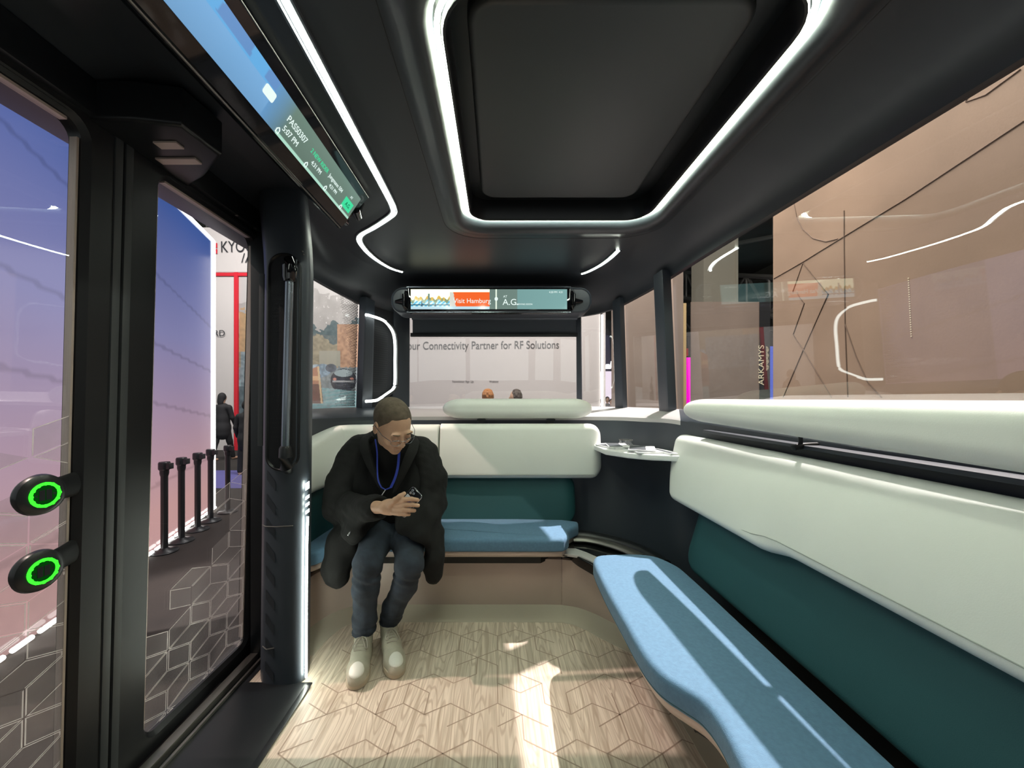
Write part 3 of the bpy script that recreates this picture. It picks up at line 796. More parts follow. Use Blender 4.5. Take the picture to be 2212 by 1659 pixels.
mb = MB(); P = rrect(0, .045, 0, .026, .006, 3); mb.add([dp(.985+y, a0+.045+s, .003) for y, s in P], [tuple(range(len(P)))]); obj('shuttle_icon', mb, 'dwhite', ld, smooth=False)
for y in (1.085, 1.245, 1.385, 1.52):
    mb = MB(); q = [(0, .0), (.012, .0), (.012, .010), (.006, .016), (0, .010)]; mb.tube([dp(y+a, a0+.004+b, .003) for a, b in q], .0016, 4, closed=True)
    obj('stop_icon', mb, 'dwhite', ld)
mb = MB(); mb.tube([tuple(dp(1.64, .10, -.01)), tuple(dp(1.69, .09, -.012)), tuple(dp(1.71, .10, -.03)), (-.62, 1.74, 2.08)], [.020, .018, .015, .018], 12); mb.tube([tuple(dp(1.62, .03, -.02)), tuple(dp(1.66, .03, -.02)), (-.66, 1.70, 2.08)], [.012, .012, .012], 10)
obj('end_mount', mb, 'gloss', ld)
# ============================================================ left doors
def DX(z): return -1.183+.026*z
def dfn(dx, y, z): return (DX(z)+dx, y, z)
def leaf(name, y0, y1, iy0, iy1, label, seed, glabel):
    d = thing(name, label, None, (DX(0), (y0+y1)/2, 0)); d['kind'] = 'structure'
    OL = rrect(y0, y1, .012, 2.0, .01, 6); IL = rrect(iy0, iy1, .075, 1.935, (.045, .045, .045, .045), 6)
    mb = MB(); rows = []
    for L, dx in ((OL, -.02), (OL, .022), (offset(OL, .004), .026), (offset(IL, -.016), .026), (offset(IL, -.002), .012), (IL, -.02)):
        rows.append([dfn(dx, y, z) for y, z in L])
    mb.grid(rows, close_u=True, close_v=True); obj('door_frame', mb, 'frame', d)
    mb = MB(); mb.box(-.004, .002, iy0-.01, iy1+.01, .065, 1.945, fn=dfn); obj('pane', mb, 'dglass', d, smooth=False, label='clear glass')
    # reveal strips
    mb = MB(); mb.box(-.012, .008, iy0, iy0+.006, .1, 1.9, fn=dfn); mb.box(-.012, .008, iy1-.006, iy1, .1, 1.9, fn=dfn); mb.box(-.012, .008, iy0+.03, iy1-.03, 1.928, 1.935, fn=dfn)
    obj('glazing_bead', mb, 'taupe', d, smooth=False)
    # frosted tumbling-block film
    rnd = random.Random(seed); s = .115; hx = s*math.sqrt(3)/2
    mb = MB(); ml = MB()
    def inside(y, z): return iy0+.004 < y < iy1-.004 and .08 < z < 1.9
    def clip(poly):
        out = poly
        for ax, lim, sg in ((0, iy0+.004, 1), (0, iy1-.004, -1), (1, .08, 1)):
            res = []
            for i in range(len(out)):
                a, b = out[i-1], out[i]; fa = (a[ax]-lim)*sg; fb = (b[ax]-lim)*sg
                if (fa > 0) != (fb > 0): q = fa/(fa-fb); res.append((a[0]+(b[0]-a[0])*q, a[1]+(b[1]-a[1])*q))
                if fb > 0: res.append(b)
            out = res
            if len(out) < 3: return []
        return out
    for r in range(0, 18):
        for c in range(-2, 16):
            cy = y0+c*2*hx+(r % 2)*hx; cz = r*s*1.5*.62+.02
            k = .62
            def V(i): a = math.radians(60*i+30); return (cy+s*math.cos(a), cz+s*math.sin(a)*k*1.0+0)
            v = [V(i) for i in range(6)]; o = (cy, cz)
            for q, poly in enumerate(([o, v[5], v[0], v[1]], [o, v[1], v[2], v[3]], [o, v[3], v[4], v[5]])):
                zc_ = sum(p[1] for p in poly)/4; yc = sum(p[0] for p in poly)/4
                lim = .50+.34*max(0, (yc-iy0-.10)/.4) if name == 'door_1' else .52+.5*(yc-iy0)*0
                if name == 'door_2': lim = 1.02-.25*(iy1-yc)
                pr = 1.0 if zc_ < lim-.12 else (.62 if zc_ < lim else (.30 if zc_ < lim+.16 else 0))
                if rnd.random() > pr: continue
                cc = Vector((yc, zc_)); pp = [tuple(cc+(Vector(p)-cc)*.965) for p in poly]
                cp = clip(pp)
                if len(cp) < 3: continue
                mb.add([dfn(.0055, a, b) for a, b in cp], [tuple(range(len(cp)))])
                n = len(cp); w = .0035
                inn = [tuple(cc+(Vector(p)-cc)*.93) for p in cp]
                for i in range(n):
                    if (q*7+i+r+c) % 3 == 0 and zc_ > .45: continue
                    ml.add([dfn(.0062, *cp[i]), dfn(.0062, *cp[(i+1) % n]), dfn(.0062, *inn[(i+1) % n]), dfn(.0062, *inn[i])], [(0, 1, 2, 3)])
    obj('frosted_tiles', mb, 'frost', d, smooth=False, label='frosted tile film')
    obj('frosted_outlines', ml, 'frostl', d, smooth=False)
    return d
leaf('door_1', 1.165, 1.86, 1.27, 1.776, 'rear glazed door leaf beside the grab handle', 11, '')
d2 = leaf('door_2', .25, 1.115, .36, 1.035, 'front glazed door leaf with two round green-lit buttons', 5, '')
mb = MB(); mb.box(.0, .030, 1.112, 1.136, .02, 1.99, fn=dfn); mb.box(.0, .030, 1.144, 1.168, .02, 1.99, fn=dfn)
struct('trim_12', mb, 'grey', 'grey rubber seals where the two door leaves meet', bevel=.005)
mb = MB(); mb.box(-.01, .02, 1.134, 1.146, .02, 1.99, fn=dfn)
struct('trim_13', mb, 'rubber', 'black seal gap between the door leaves', smooth=False)
# third leaf towards the front, solid post
mb = MB(); mb.box(-.02, .05, -.2, .25, .0, 2.0, fn=dfn); struct('trim_14', mb, 'frame', 'dark door post towards the front', smooth=False)
mb = MB(); mb.box(-1.27, -1.20, -1.3, -.2, .0, 1.1); mb.box(-1.27, -1.2, -1.3, -1.15, 1.1, 2.0); struct('wall_left_front', mb, 'shell', 'dark side wall in front of the doors', smooth=False)
# lintel above the doors
mb = MB(); mb.box(-1.26, -1.085, -1.3, 1.92, 1.965, 2.06); mb.box(-1.26, -1.11, -1.3, 1.92, 1.945, 1.966)
struct('trim_15', mb, 'black', 'black lintel above the glazed doors', bevel=.004)
# door operator cover
op = thing('door_operator_cover', 'black angular door operator cover with two pale slots under the lintel', 'door operator', (-1.02, 1.25, 2.0))
mb = MB(); loop = [(-1.11, 1.38), (-1.11, 1.04), (-.99, 1.045), (-.875, 1.065), (-.860, 1.20), (-1.0, 1.315)]
slab(mb, loop, 1.955, 2.065, .008, rb=.012); obj('cover', mb, 'black', op)
mb = MB(); mb.box(-1.013, -.945, 1.130, 1.160, 1.950, 1.957); obj('slot', mb, 'taupe', op)
mb = MB(); mb.box(-1.075, -.950, 1.207, 1.236, 1.950, 1.957); obj('slot', mb, 'taupe', op)
mb = MB(); mb.lathe([(0, 0), (.006, 0), (.006, .004), (0, .005)], (-1.085, 1.60, 1.962), (0, 0, -1)); mb.lathe([(0, 0), (.006, 0), (.006, .004), (0, .005)], (-1.085, 1.72, 1.962), (0, 0, -1))
struct('trim_16', mb, 'alu', 'small screws under the black lintel')

# round door buttons
def button(z, label, Y=.925):
    x = DX(z)+.055
    b = thing('door_button', label, 'button', (x, Y, z), 'round green-lit door buttons')
    ax = Vector((1, -.12, .0)).normalized(); c = Vector((x, Y, z))
    mb = MB(); mb.lathe([(0, -.022), (.032, -.020), (.045, -.010), (.0495, 0), (.047, .010), (.038, .016), (.029, .0165), (0, .0165)], c, ax, 36)
    obj('housing', mb, 'gloss' if False else 'black', b)
    mb = MB(); mb.tube([c-ax*.008+Vector((0, .02, 0)), c-ax*.018+Vector((-.01, .07, 0)), c-ax*.030+Vector((-.02, .13, 0))], [.03, .03, .034], 16, sx=.4); obj('arm', mb, 'frame', b)
    u = Vector((0, 0, 1)).cross(ax).normalized(); v = ax.cross(u)
    mb = MB(); mb.tube([c+ax*.0175+(u*math.cos(a)+v*math.sin(a))*.0265 for a in [2*PI*i/40 for i in range(40)]], .0035, 8, closed=True); obj('light_ring', mb, 'green', b, label='glowing green ring')
    mb = MB()
    for i in range(12):
        a = 2*PI*i/12; mb.ball(c+ax*.019+(u*math.cos(a)+v*math.sin(a))*.0265, .0042, n=8, k=5)
    obj('led_dots', mb, 'green', b)
    mb = MB(); mb.lathe([(0, .0), (.0235, .0), (.0235, .0015), (0, .0015)], c+ax*.0165, ax, 32); obj('button_face', mb, 'greend', b)
    mb = MB(); q = c+ax*.019
    for s in (-1, 1):
        mb.obox(q+u*s*.0065, u*.0055, v*.0125, ax*.0006)
        mb.add([q+u*s*.0205+ax*.0, q+u*s*.0145+v*.004, q+u*s*.0145-v*.004], [(0, 1, 2)])
    obj('door_symbol', mb, 'black', b, smooth=False)
    return b
button(.968, 'upper round black door button with glowing green ring')
button(.785, 'lower round black door button with glowing green ring')

# ============================================================ door pillar with grab handle
PX0, PX1, PY = -.975, -.795, 1.62
def pilL(dx=0, n=6): # ccw plan loop of the pillar
    return [(-1.20, 2.06), (-1.16, 1.90), (-1.06, 1.72), (-1.005+dx, 1.635), (-.97+dx, 1.612), (-.90+dx, 1.605), (-.85+dx, 1.612), (-.826+dx, 1.630), (-.822+dx, 1.66), (-.85+dx, 1.74), (-.95+dx, 1.90), (-1.08, 2.06)]
def pfn(z):
    return .018*(z/1.8)
LP = [tuple(p) for p in smoothpath(pilL(), 4, closed=True)]
mb = MB(); rows = []
for z in [0, .02, .3, .6, .9, 1.2, 1.5, 1.75, 1.86, 1.93, 2.0, 2.09]:
    g = max(0, (z-1.80))*.5; rows.append([(x+pfn(z)-g*.2, y+g*.3*0, z) for x, y in LP])
mb.grid(rows, close_u=True, cap=True)
pl = thing('door_pillar', 'dark rounded door pillar with recessed grab handle bay', 'pillar', (-.95, 1.8, 0))
obj('column', mb, 'shell', pl)
mb = MB(); mb.box(-1.16, -1.09, 1.865, 1.95, .0, 1.98); mb.box(-1.135, -1.07, 1.765, 1.86, 0, 1.98); obj('door_jamb', mb, 'black', pl, bevel=.006)
mb = MB(); mb.box(-1.012, -.992, 1.604, 1.612, 1.0, 1.72, fn=lambda x, y, z: (x+pfn(z), y, z)); 
obj('lit_reveal_strip', mb, 'grey', pl, bevel=.003)  # grey strip stands in for the reveal lit from outside
# recess: dark capsule framed by a rim, sitting on the front face
RC = rrect(-.972, -.845, .90, 1.80, (.06, .06, .06, .06), 10)
def rf(x, z, d): return (x+pfn(z), 1.603-d+(.012 if x > -.86 else 0), z)
mb = MB(); rows = []
for ins, d in ((-.006, -.012), (-.004, .004), (.002, .006), (.007, .001), (.010, -.006)): rows.append([rf(x, z, d) for x, z in offset(RC, ins)])
mb.grid(rows, close_u=True); obj('recess_rim', mb, 'black', pl)
mb = MB(); rows = [[rf(x, z, -.001) for x, z in offset(RC, .004)], [rf(x, z, .0) for x, z in offset(RC, .02)]]
mb.grid(rows, close_u=True, cap=True); obj('recess', mb, 'mesh', pl)
mb = MB()
for i in range(5):
    for j in range(36):
        x = -.957+i*.011+(j % 2)*.004; z = 1.02+j*.019; q = .0028*(.5+.5*math.sin(PI*(i+1)/6)); 
        p = Vector(rf(x, z, .0015)); mb.add([p+Vector((q, 0, 0)), p+Vector((0, 0, q)), p-Vector((q, 0, 0)), p-Vector((0, 0, q))], [(0, 1, 2, 3)])
obj('perforation', mb, 'rubber', pl, smooth=False)
# lower shell with slanted facets, two bright joint lines
mb = MB()
for j in range(9):
    z = .86-j*.10
    mb.add([(-.975+pfn(z), 1.611, z), (-.935+pfn(z), 1.6045, z-.05), (-.935+pfn(z), 1.6045, z-.010), (-.975+pfn(z), 1.611, z+.040)], [(0, 1, 2, 3)])
obj('facet_pattern', mb, 'head', pl, smooth=False)
for z, x0, x1 in ((.665, -.995, -.862), (.155, -.99, -.935)):
    mb = MB(); mb.tube([(x0+.002+pfn(z), 1.614, z+.004), (x0+.02+pfn(z), 1.604, z), ((x0+x1)/2+pfn(z), 1.600, z), (x1+pfn(z), 1.606, z+.002)], .0022, 6); obj('joint_line', mb, 'alu', pl)
mb = MB(); mb.tube([(-.809, 1.625, .02), (-.806, 1.622, .45), (-.804, 1.622, .62), (-.801, 1.622, .70)], .0048, 8)
obj('light_strip', mb, 'ledw', pl, label='glowing white light strip')
for i, z in enumerate((.715, .745, .775, .815)):
    mb = MB(); h = .012 if i < 3 else .028
    mb.add([(-.808, 1.617, z-.004), (-.796, 1.622, z+.006), (-.796, 1.622, z+.006+h), (-.808, 1.617, z-.004+h)], [(0, 1, 2, 3)])
    mb.add([(-.808, 1.621, z-.004), (-.796, 1.626, z+.006), (-.796, 1.626, z+.006+h), (-.808, 1.621, z-.004+h)], [(3, 2, 1, 0)])
    obj('light_dash', mb, 'ledw', pl, smooth=False, label='short slanted light dash')
mb = MB(); mb.ball((-.818, 1.613, 1.815), .003); mb.ball((-.815, 1.615, 1.803), .0025); obj('cap_screw', mb, 'alu', pl)
# grab handle
gh = thing('grab_handle', 'long vertical grab handle on the door pillar', 'handle', (-.865, 1.57, 1.35))
gx0, gx1 = -.850, -.866
mb = MB(); mb.tube([(gx0, 1.572, 1.70), (gx0-.004, 1.570, 1.5), (gx1, 1.570, 1.02), (gx1, 1.571, .96)], .0165, 20, sx=.9); obj('grip_bar', mb, 'steel', gh)
mb = MB(); mb.tube([(gx0-.004, 1.60, 1.775), (gx0-.003, 1.588, 1.765), (gx0, 1.573, 1.735), (gx0, 1.571, 1.69), (gx0, 1.571, 1.675)], [.020, .027, .028, .026, .021], 20); obj('upper_mount', mb, 'gloss', gh)
mb = MB(); mb.tube([(gx1, 1.570, 1.005), (gx1, 1.570, .995), (gx1, 1.571, .96), (gx1-.002, 1.578, .915), (gx1-.004, 1.60, .90)], [.019, .024, .026, .024, .018], 20); obj('lower_mount', mb, 'black', gh)
# ============================================================ rear bench
rb = thing('rear_bench', 'bench across the rear with teal and pale upholstery', 'bench', (-.3, 2.2, 0))
def sub(k): return k
BY = 2.515
cornerL = [(-.80, BY), (-.88, BY-.005), (-.955, BY-.035), (-1.02, BY-.10), (-1.06, BY-.20), (-1.085, BY-.38), (-1.10, BY-.60)]
mb = MB(); pad(mb, [(.665, BY), (.3, BY), (-.368, BY)], .695, 1.035, .105, .04, .080, .008, lean=.10, crown=.006); o1 = obj('backrest', mb, 'white', rb)
mb = MB(); pad(mb, [(-.372, BY), (-.6, BY), (-.80, BY)]+[tuple(p) for p in smoothpath(cornerL[:4], 3)][1:], .695, 1.03, .105, .04, .008, .008, lean=.10); obj('backrest', mb, 'white', rb)
cl = [tuple(p) for p in smoothpath(cornerL[3:], 4)]
mb = MB(); pad(mb, cl, lambda s: .695-.02*s, lambda s: 1.03-.20*s, .105, .04, .008, .06, lean=.10); obj('backrest', mb, 'white', rb)
mb = MB(); pad(mb, [(.50, BY), (.1, BY), (-.37, BY), (-.372, BY), (-.6, BY)]+[tuple(p) for p in smoothpath(cornerL, 4)], .40, .72, .10, .03, .10, .05, lean=.22); obj('lumbar_panel', mb, 'teal', rb, label='dark teal lumbar panel')
mb = MB(); mb.tube([(.60, BY-.118, .722), (.2, BY-.119, .722), (-.36, BY-.119, .722)], .0016, 6); obj('seam', mb, 'piping', rb)
mb = MB(); pad(mb, [(.62, BY+.035), (.1, BY+.035), (-.36, BY+.035)], 1.068, 1.197, .10, .05, .13, .13, lean=.05); hr = obj('headrest', mb, 'white', rb)
for x in (-.105, .345):
    mb = MB(); mb.box(x-.022, x+.022, BY-.02, BY+.05, 1.035, 1.075); mb.box(x-.028, x+.028, BY-.03, BY-.01, 1.052, 1.066); obj('headrest_bracket', mb, 'black', hr, bevel=.003)
SL = [(-1.09, 1.96), (-1.03, 1.90), (-.96, 1.86), (-.90, 1.87), (-.865, 1.92), (-.80, 2.005), (-.70, 2.035), (-.5, 2.04), (0, 2.04), (.31, 2.04), (.36, 2.055), (.388, 2.10), (.395, 2.18), (.395, 2.38), (-.95, 2.38), (-1.03, 2.30), (-1.09, 2.15)]
def seatloop(L, n=4):
    return [tuple(p) for p in smoothpath(L, n, closed=True)]
SLs = seatloop(SL)
mb = MB(); slab(mb, SLs, .382, .452, .022, rb=.012); cu = obj('seat_cushion', mb, 'blue', rb, label='speckled blue seat cushion')
mb = MB(); o_ = offset(SLs, .012); mb.tube([(x, y, .3935) for x, y in o_ if y < 2.3 and x > -.9], .0015, 6); obj('seam', mb, 'teal', cu)
mb = MB(); slab(mb, offset(SLs, .014), .345, .381, .006, rb=.02); obj('seat_board', mb, 'taupe', rb)
mb = MB(); slab(mb, [(-.99, 2.05), (-.86, 2.11), (-.74, 2.14), (.24, 2.14), (.29, 2.19), (.30, 2.36), (-.95, 2.36), (-.99, 2.30)], .28, .35, .004); obj('plinth_gap', mb, 'rubber', rb)
BP = [(-.968, 1.80), (-.955, 1.93), (-.91, 2.06), (-.83, 2.14), (-.72, 2.165), (-.4, 2.17), (0, 2.17), (.25, 2.17), (.36, 2.165)]
BP2 = [(.362, 2.165), (.45, 2.135), (.53, 2.07), (.60, 1.99), (.67, 1.92), (.74, 1.84), (.78, 1.70), (.79, 1.4), (.79, .5), (.79, -.9)]
def basewall(parent, path, name='base_panel', z0=.035, z1=.292):
    P = [Vector(p[:2]) for p in smoothpath(path, 5)]; mb = MB(); rows = []; fl = []
    for i, p in enumerate(P):
        a = P[max(0, i-1)]; b = P[min(len(P)-1, i+1)]; d = (b-a).normalized(); n = Vector((d.y, -d.x))   # towards the aisle
        rows.append([(p.x-n.x*.03, p.y-n.y*.03, z1), (p.x, p.y, z1), (p.x+n.x*.002, p.y+n.y*.002, z1-.006), (p.x+n.x*.002, p.y+n.y*.002, z0), (p.x-n.x*.03, p.y-n.y*.03, z0)])
        f = []
        for k in range(7):
            u = k/6; w_ = .11*u; f.append((p.x+n.x*w_, p.y+n.y*w_, .0015+(z0+.002)*(1-u)**2.2))
        f.append((p.x+n.x*.112, p.y+n.y*.112, -.002)); fl.append(f)
    mb.grid(rows, close_u=True, cap=True); obj(name, mb, 'taupe', parent)
    mb = MB(); mb.grid(fl); obj('skirting', mb, 'skirt', parent, label='curved taupe skirting')
basewall(rb, BP)

# ============================================================ side bench on the right
sb = thing('side_bench', 'long bench down the right side with blue seat and teal lumbar panel', 'bench', (.7, .8, 0))
basewall(sb, BP2)
XR = 1.005
def wavez(s):
    y = s-1.0; q = min(1, max(0, (y-1.22)/.16)); q = q*q*(3-2*q); return .714-.024*q
mb = MB(); pad(mb, [(XR, -1.0), (XR, .2), (XR, 1.0), (XR-.005, 1.6), (XR-.010, 2.075)], wavez, 1.004, .082, .036, .05, .085, lean=.36, crown=.008, shear=.5); obj('backrest', mb, 'white', sb)
mb = MB(); ys = [-.95+i*.06 for i in range(49)]
mb.tube([(XR-.082-.0455, y, wavez(y+1.0)+.036) for y in ys if y < 1.95], .0014, 6); obj('seam', mb, 'piping', sb)
mb = MB(); pad(mb, [(1.005, -1.0), (1.005, .2), (1.005, 1.0), (.995, 1.82)], .44, .74, .115, .03, .05, .16, lean=.30); obj('lumbar_panel', mb, 'teal', sb, label='dark teal lumbar panel')
mb = MB(); pad(mb, [(1.035, -1.0), (1.035, .2), (1.03, 1.0), (1.01, 1.6), (.99, 1.95)], lambda s: 1.048+.046*max(0, min(1, (s-1.2)/1.7)), 1.195, .102, .048, .05, .20, lean=.05); hr2 = obj('headrest', mb, 'white', sb)
for y in (1.27, .2):
    mb = MB(); mb.tube([(.975, y, 1.035), (1.005, y, 1.042), (1.055, y, 1.045)], [.011, .010, .010], 12); mb.tube([(1.0, y, 1.035), (1.0, y, 1.085)], .007, 10); obj('headrest_bracket', mb, 'black', hr2, bevel=.003)
CL = [(.80, -1.0), (.815, 0), (.815, 1.0), (.815, 1.60), (.80, 1.74), (.745, 1.83), (.66, 1.855), (.54, 1.85), (.475, 1.835), (.445, 1.79), (.432, 1.70), (.424, 1.5), (.424, 1.3), (.424, 1.17), (.430, 1.09), (.446, 1.035), (.478, .99), (.505, .95), (.512, .89), (.500, .80), (.482, .70), (.468, .58), (.455, .3), (.455, -.5), (.47, -1.0)]
CLs = [tuple(p) for p in smoothpath(CL, 4, closed=True)]
mb = MB(); slab(mb, CLs, .382, .452, .020, rb=.012); cu = obj('seat_cushion', mb, 'blue', sb, label='speckled blue seat cushion')
mb = MB(); mb.tube([(x, y, .3935) for x, y in offset(CLs, .001) if x < .6 and y > -.9], .0018, 6); obj('seam', mb, 'teal', cu)
mb = MB(); slab(mb, offset(CLs, .016), .340, .381, .006, rb=.025); obj('seat_board', mb, 'taupe', sb)
mb = MB(); slab(mb, offset(CLs, .13), .25, .345, .004); obj('plinth_gap', mb, 'rubber', sb)

# corner console between the benches
cc = thing('corner_console', 'dark corner console tray between the two benches', 'console', (.6, 2.1, .3))
L = [(.40, 2.36), (.40, 2.20), (.425, 2.09), (.47, 2.00), (.51, 1.93), (.56, 1.88), (.70, 1.87), (.86, 1.88), (.88, 1.99), (.84, 2.10), (.74, 2.22), (.62, 2.31), (.50, 2.36)]
Ls = [tuple(p) for p in smoothpath(L, 4, closed=True)]
mb = MB(); slab(mb, Ls, .292, .345, .006); obj('body', mb, 'gloss', cc)
mb = MB(); P = [(.40, 2.17), (.43, 2.085), (.47, 2.01), (.51, 1.94), (.53, 1.90), (.50, 1.965), (.455, 2.10), (.44, 2.17)]
P = [(.375, 2.175), (.365, 2.10), (.44, 2.075), (.485, 2.01), (.52, 1.93), (.60, 1.93), (.55, 2.03), (.49, 2.12), (.44, 2.175)]
slab(mb, P, .336, .352, .003); obj('front_plate', mb, 'ledge', cc, label='pale satin front plate')
mb = MB(); arc = smoothpath([(.43, 2.33, .372), (.52, 2.325, .375), (.64, 2.26, .375), (.74, 2.16, .375), (.81, 2.03, .375), (.835, 1.92, .372)], 5)
mb.tube([tuple(p) for p in arc], .022, 12, sx=1.6); obj('rim', mb, 'black', cc)
mb = MB(); arc = smoothpath([(.45, 2.29, .362), (.54, 2.275, .362), (.63, 2.21, .362), (.71, 2.12, .362), (.76, 2.02, .362)], 5)
mb.tube([tuple(p) for p in arc], .018, 12, sx=2.0); obj('inner_ramp', mb, 'alu', cc)
mb = MB(); mb.lathe([(0, 0), (.012, 0), (.012, .004), (0, .006)], (.60, 2.08, .345)); obj('socket', mb, 'grey', cc)

# corner shelf with brochures and a glass dish
cs = obj('corner_shelf', MB() if False else (lambda m: (slab(m, [(.60, 2.50), (.615, 2.20), (.70, 2.07), (.80, 2.0), (.94, 1.96), (1.0, 2.0), (.97, 2.20), (.88, 2.40), (.78, 2.49), (.70, 2.53)], .875, .905, .006), m)[1])(MB()), 'shelf')
tag(cs, 'white wall shelf in the corner above the console', 'shelf')
def brochure(x, y, z, a, sx, sy, h, label, mat='paper', grp='brochures on the corner shelf'):
    t = thing('brochure', label, 'brochure', (x, y, z), grp)
    ca, sa = math.cos(a), math.sin(a)
    mb = MB(); mb.box(-sx/2, sx/2, -sy/2, sy/2, 0, h, fn=lambda u, v, w_: (x+u*ca-v*sa, y+u*sa+v*ca, z+w_)); obj('pages', mb, 'paper', t, bevel=.0008)
    mb = MB(); mb.box(-sx/2*.92, sx/2*.3, -sy/2*.9, sy/2*.85, h, h+.0012, fn=lambda u, v, w_: (x+u*ca-v*sa, y+u*sa+v*ca, z+w_)); obj('cover_print', mb, 'print_', t)
ZS = .9055
brochure(.71, 2.31, ZS, .3, .15, .21, .008, 'brochure pile at the left end of the corner shelf')
brochure(.715, 2.30, ZS+.0095, -.15, .12, .19, .005, 'small brochure lying on the left brochure of the shelf')
brochure(.80, 2.14, ZS, .15, .15, .21, .009, 'brochure in the middle of the corner shelf under another one')
brochure(.805, 2.15, ZS+.0105, -.35, .14, .20, .006, 'tilted brochure on top of the middle one on the shelf')
brochure(.90, 2.08, ZS+.0, .1, .04, .2, .01, 'brochure next to the side bench on the corner shelf')
gd = thing('glass_dish', 'clear round glass dish on the corner shelf', 'dish', (.80, 2.40, ZS))
mb = MB(); mb.lathe([(0, .0), (.040, .0), (.042, .004), (.042, .034), (.040, .034), (.0395, .005), (0, .004)], (.80, 2.40, ZS), n=28); obj('bowl', mb, 'clearg', gd)
mb = MB(); mb.tube([(.80+.041*math.cos(a), 2.40+.041*math.sin(a), ZS+.034) for a in [2*PI*i/28 for i in range(28)]], .0013, 6, closed=True); obj('lip', mb, 'alu', gd)
# ============================================================ seated man
def rotm(f, u):
    f = Vector(f).normalized(); u = Vector(u); u = (u-f*u.dot(f)).normalized(); r = f.cross(u)
    return r, f, u   # local x (his right), y forward, z up
HC = Vector((-.500, 1.835, 1.072))
hr_, hf, hu = rotm((.60, -.58, -.66), (.24, -.42, .86))
Rh = np.array([hr_, hf, hu], float)      # rows: local axes in world
RT = Rh.T                                 # RT[i][k]: world i, local k
def hp(x, y, z): return np.array(HC)+(x*Rh[0]+y*Rh[1]+z*Rh[2])*1.06
man = thing('person', 'seated man in a black coat and jeans looking down at a phone', 'person', (-.55, 1.9, 0))
xs = mixrng((-.86, -.64, .012), (-.64, -.34, .0034), (-.34, -.22, .012))
ys = mixrng((1.50, 1.66, .012), (1.66, 1.96, .0036), (1.96, 2.42, .014))
zs = mixrng((.06, .655, .014), (.655, .80, .0032), (.80, .92, .012), (.92, 1.23, .0036))
fb = Field(xs, ys, zs)
_ell = Field.ell
def _e2(self, c, r, R=None, k=.01, op='u'): return _ell(self, c, [q*1.06 for q in r] if R is not None else r, R, k, op)
Field.ell = _e2
# head
fb.ell(hp(0, -.018, .030), (.077, .096, .086), RT, .01)
fb.ell(hp(0, .028, -.015), (.064, .066, .085), RT, .02)
fb.ell(hp(0, .030, -.070), (.050, .056, .038), RT, .02)
fb.ell(hp(0, .072, -.094), (.022, .018, .016), RT, .02)
for s in (-1, 1):
    fb.ell(hp(s*.040, .062, -.030), (.022, .024, .022), RT, .02)
    fb.ell(hp(s*.031, .100, .004), (.018, .014, .011), RT, .010, 'sub')
    fb.ell(hp(s*.031, .083, .003), (.0135, .0125, .0115), RT, .003)
    fb.ell(hp(s*.030, .085, .024), (.024, .010, .007), RT, .012)
    fb.ell(hp(s*.079, -.004, -.006), (.0075, .020, .032), RT, .006)
    fb.ell(hp(s*.085, .000, -.004), (.004, .011, .020), RT, .004, 'sub')
fb.cap(hp(0, .090, .012), hp(0, .112, -.026), .007, .010, .012)
for s in (-1, 1): fb.ell(hp(s*.012, .102, -.030), (.008, .010, .007), RT, .006)
fb.ell(hp(0, .092, -.056), (.023, .009, .006), RT, .005); fb.ell(hp(0, .090, -.067), (.020, .009, .0065), RT, .004)
fb.ell(hp(0, .102, -.0615), (.021, .006, .0016), RT, .002, 'sub')
# neck, trunk, arms, legs under the clothes
fb.cap(hp(0, -.035, -.050), (-.565, 2.03, .93), .052, .056, .03)
fb.chain([(-.565, 2.06, .92), (-.575, 2.12, .75), (-.57, 2.16, .56)], [.07, .09, .12], .04)
fb.cap((-.70, 2.08, .90), (-.43, 2.08, .90), .035, .035, .03)
fb.chain([(-.74, 2.05, .89), (-.775, 2.0, .63), (-.60, 1.80, .690), (-.545, 1.745, .704)], [.034, .030, .028, .0255], .02)
fb.chain([(-.40, 2.05, .88), (-.37, 2.0, .65), (-.42, 1.92, .60), (-.43, 1.905, .60)], [.034, .030, .028, .025], .02)
for h, k, a in (((-.64, 2.14, .53), (-.595, 1.745, .452), (-.625, 1.80, .12)), ((-.50, 2.14, .53), (-.40, 1.75, .445), (-.52, 1.865, .13))):
    fb.chain([h, k, a], [.075, .05, .034], .03); fb.cap(a, (a[0], a[1], .075), .033, .03, .02)
# right hand around the phone
P_ = lambda px, py, Y: np.array(W(px, py, Y))
fb.cap((-.555, 1.752, .704), (-.515, 1.728, .708), .0265, .027, .01)
fb.ell((-.482, 1.716, .714), (.038, .0175, .036), None, .014)
fb.cap((-.500, 1.722, .725), (-.450, 1.710, .738), .017, .013, .014); fb.cap((-.500, 1.722, .700), (-.455, 1.712, .695), .017, .012, .014)
fing = [[(857, 1083), (873, 1079), (889, 1078), (902, 1080)], [(856, 1091), (874, 1090), (890, 1090), (903, 1092)], [(853, 1100), (870, 1101), (884, 1102), (895, 1103)], [(848, 1108), (862, 1110), (874, 1111), (884, 1111)]]
for i, f in enumerate(fing):
    Yd = [1.704, 1.690, 1.689, 1.699]; r = [.0112, .0106, .0100, .0088] if i < 3 else [.0100, .0094, .0088, .0078]
    fb.chain([P_(f[j][0], f[j][1], Yd[j]) for j in range(4)], r, .0035)
fb.chain([P_(842, 1090, 1.708), P_(853, 1080, 1.692), P_(864, 1072, 1.694), P_(873, 1066, 1.702)], [.015, .0118, .0108, .009], .006)
body = fb.mesh('body', 'skin', man)
del fb
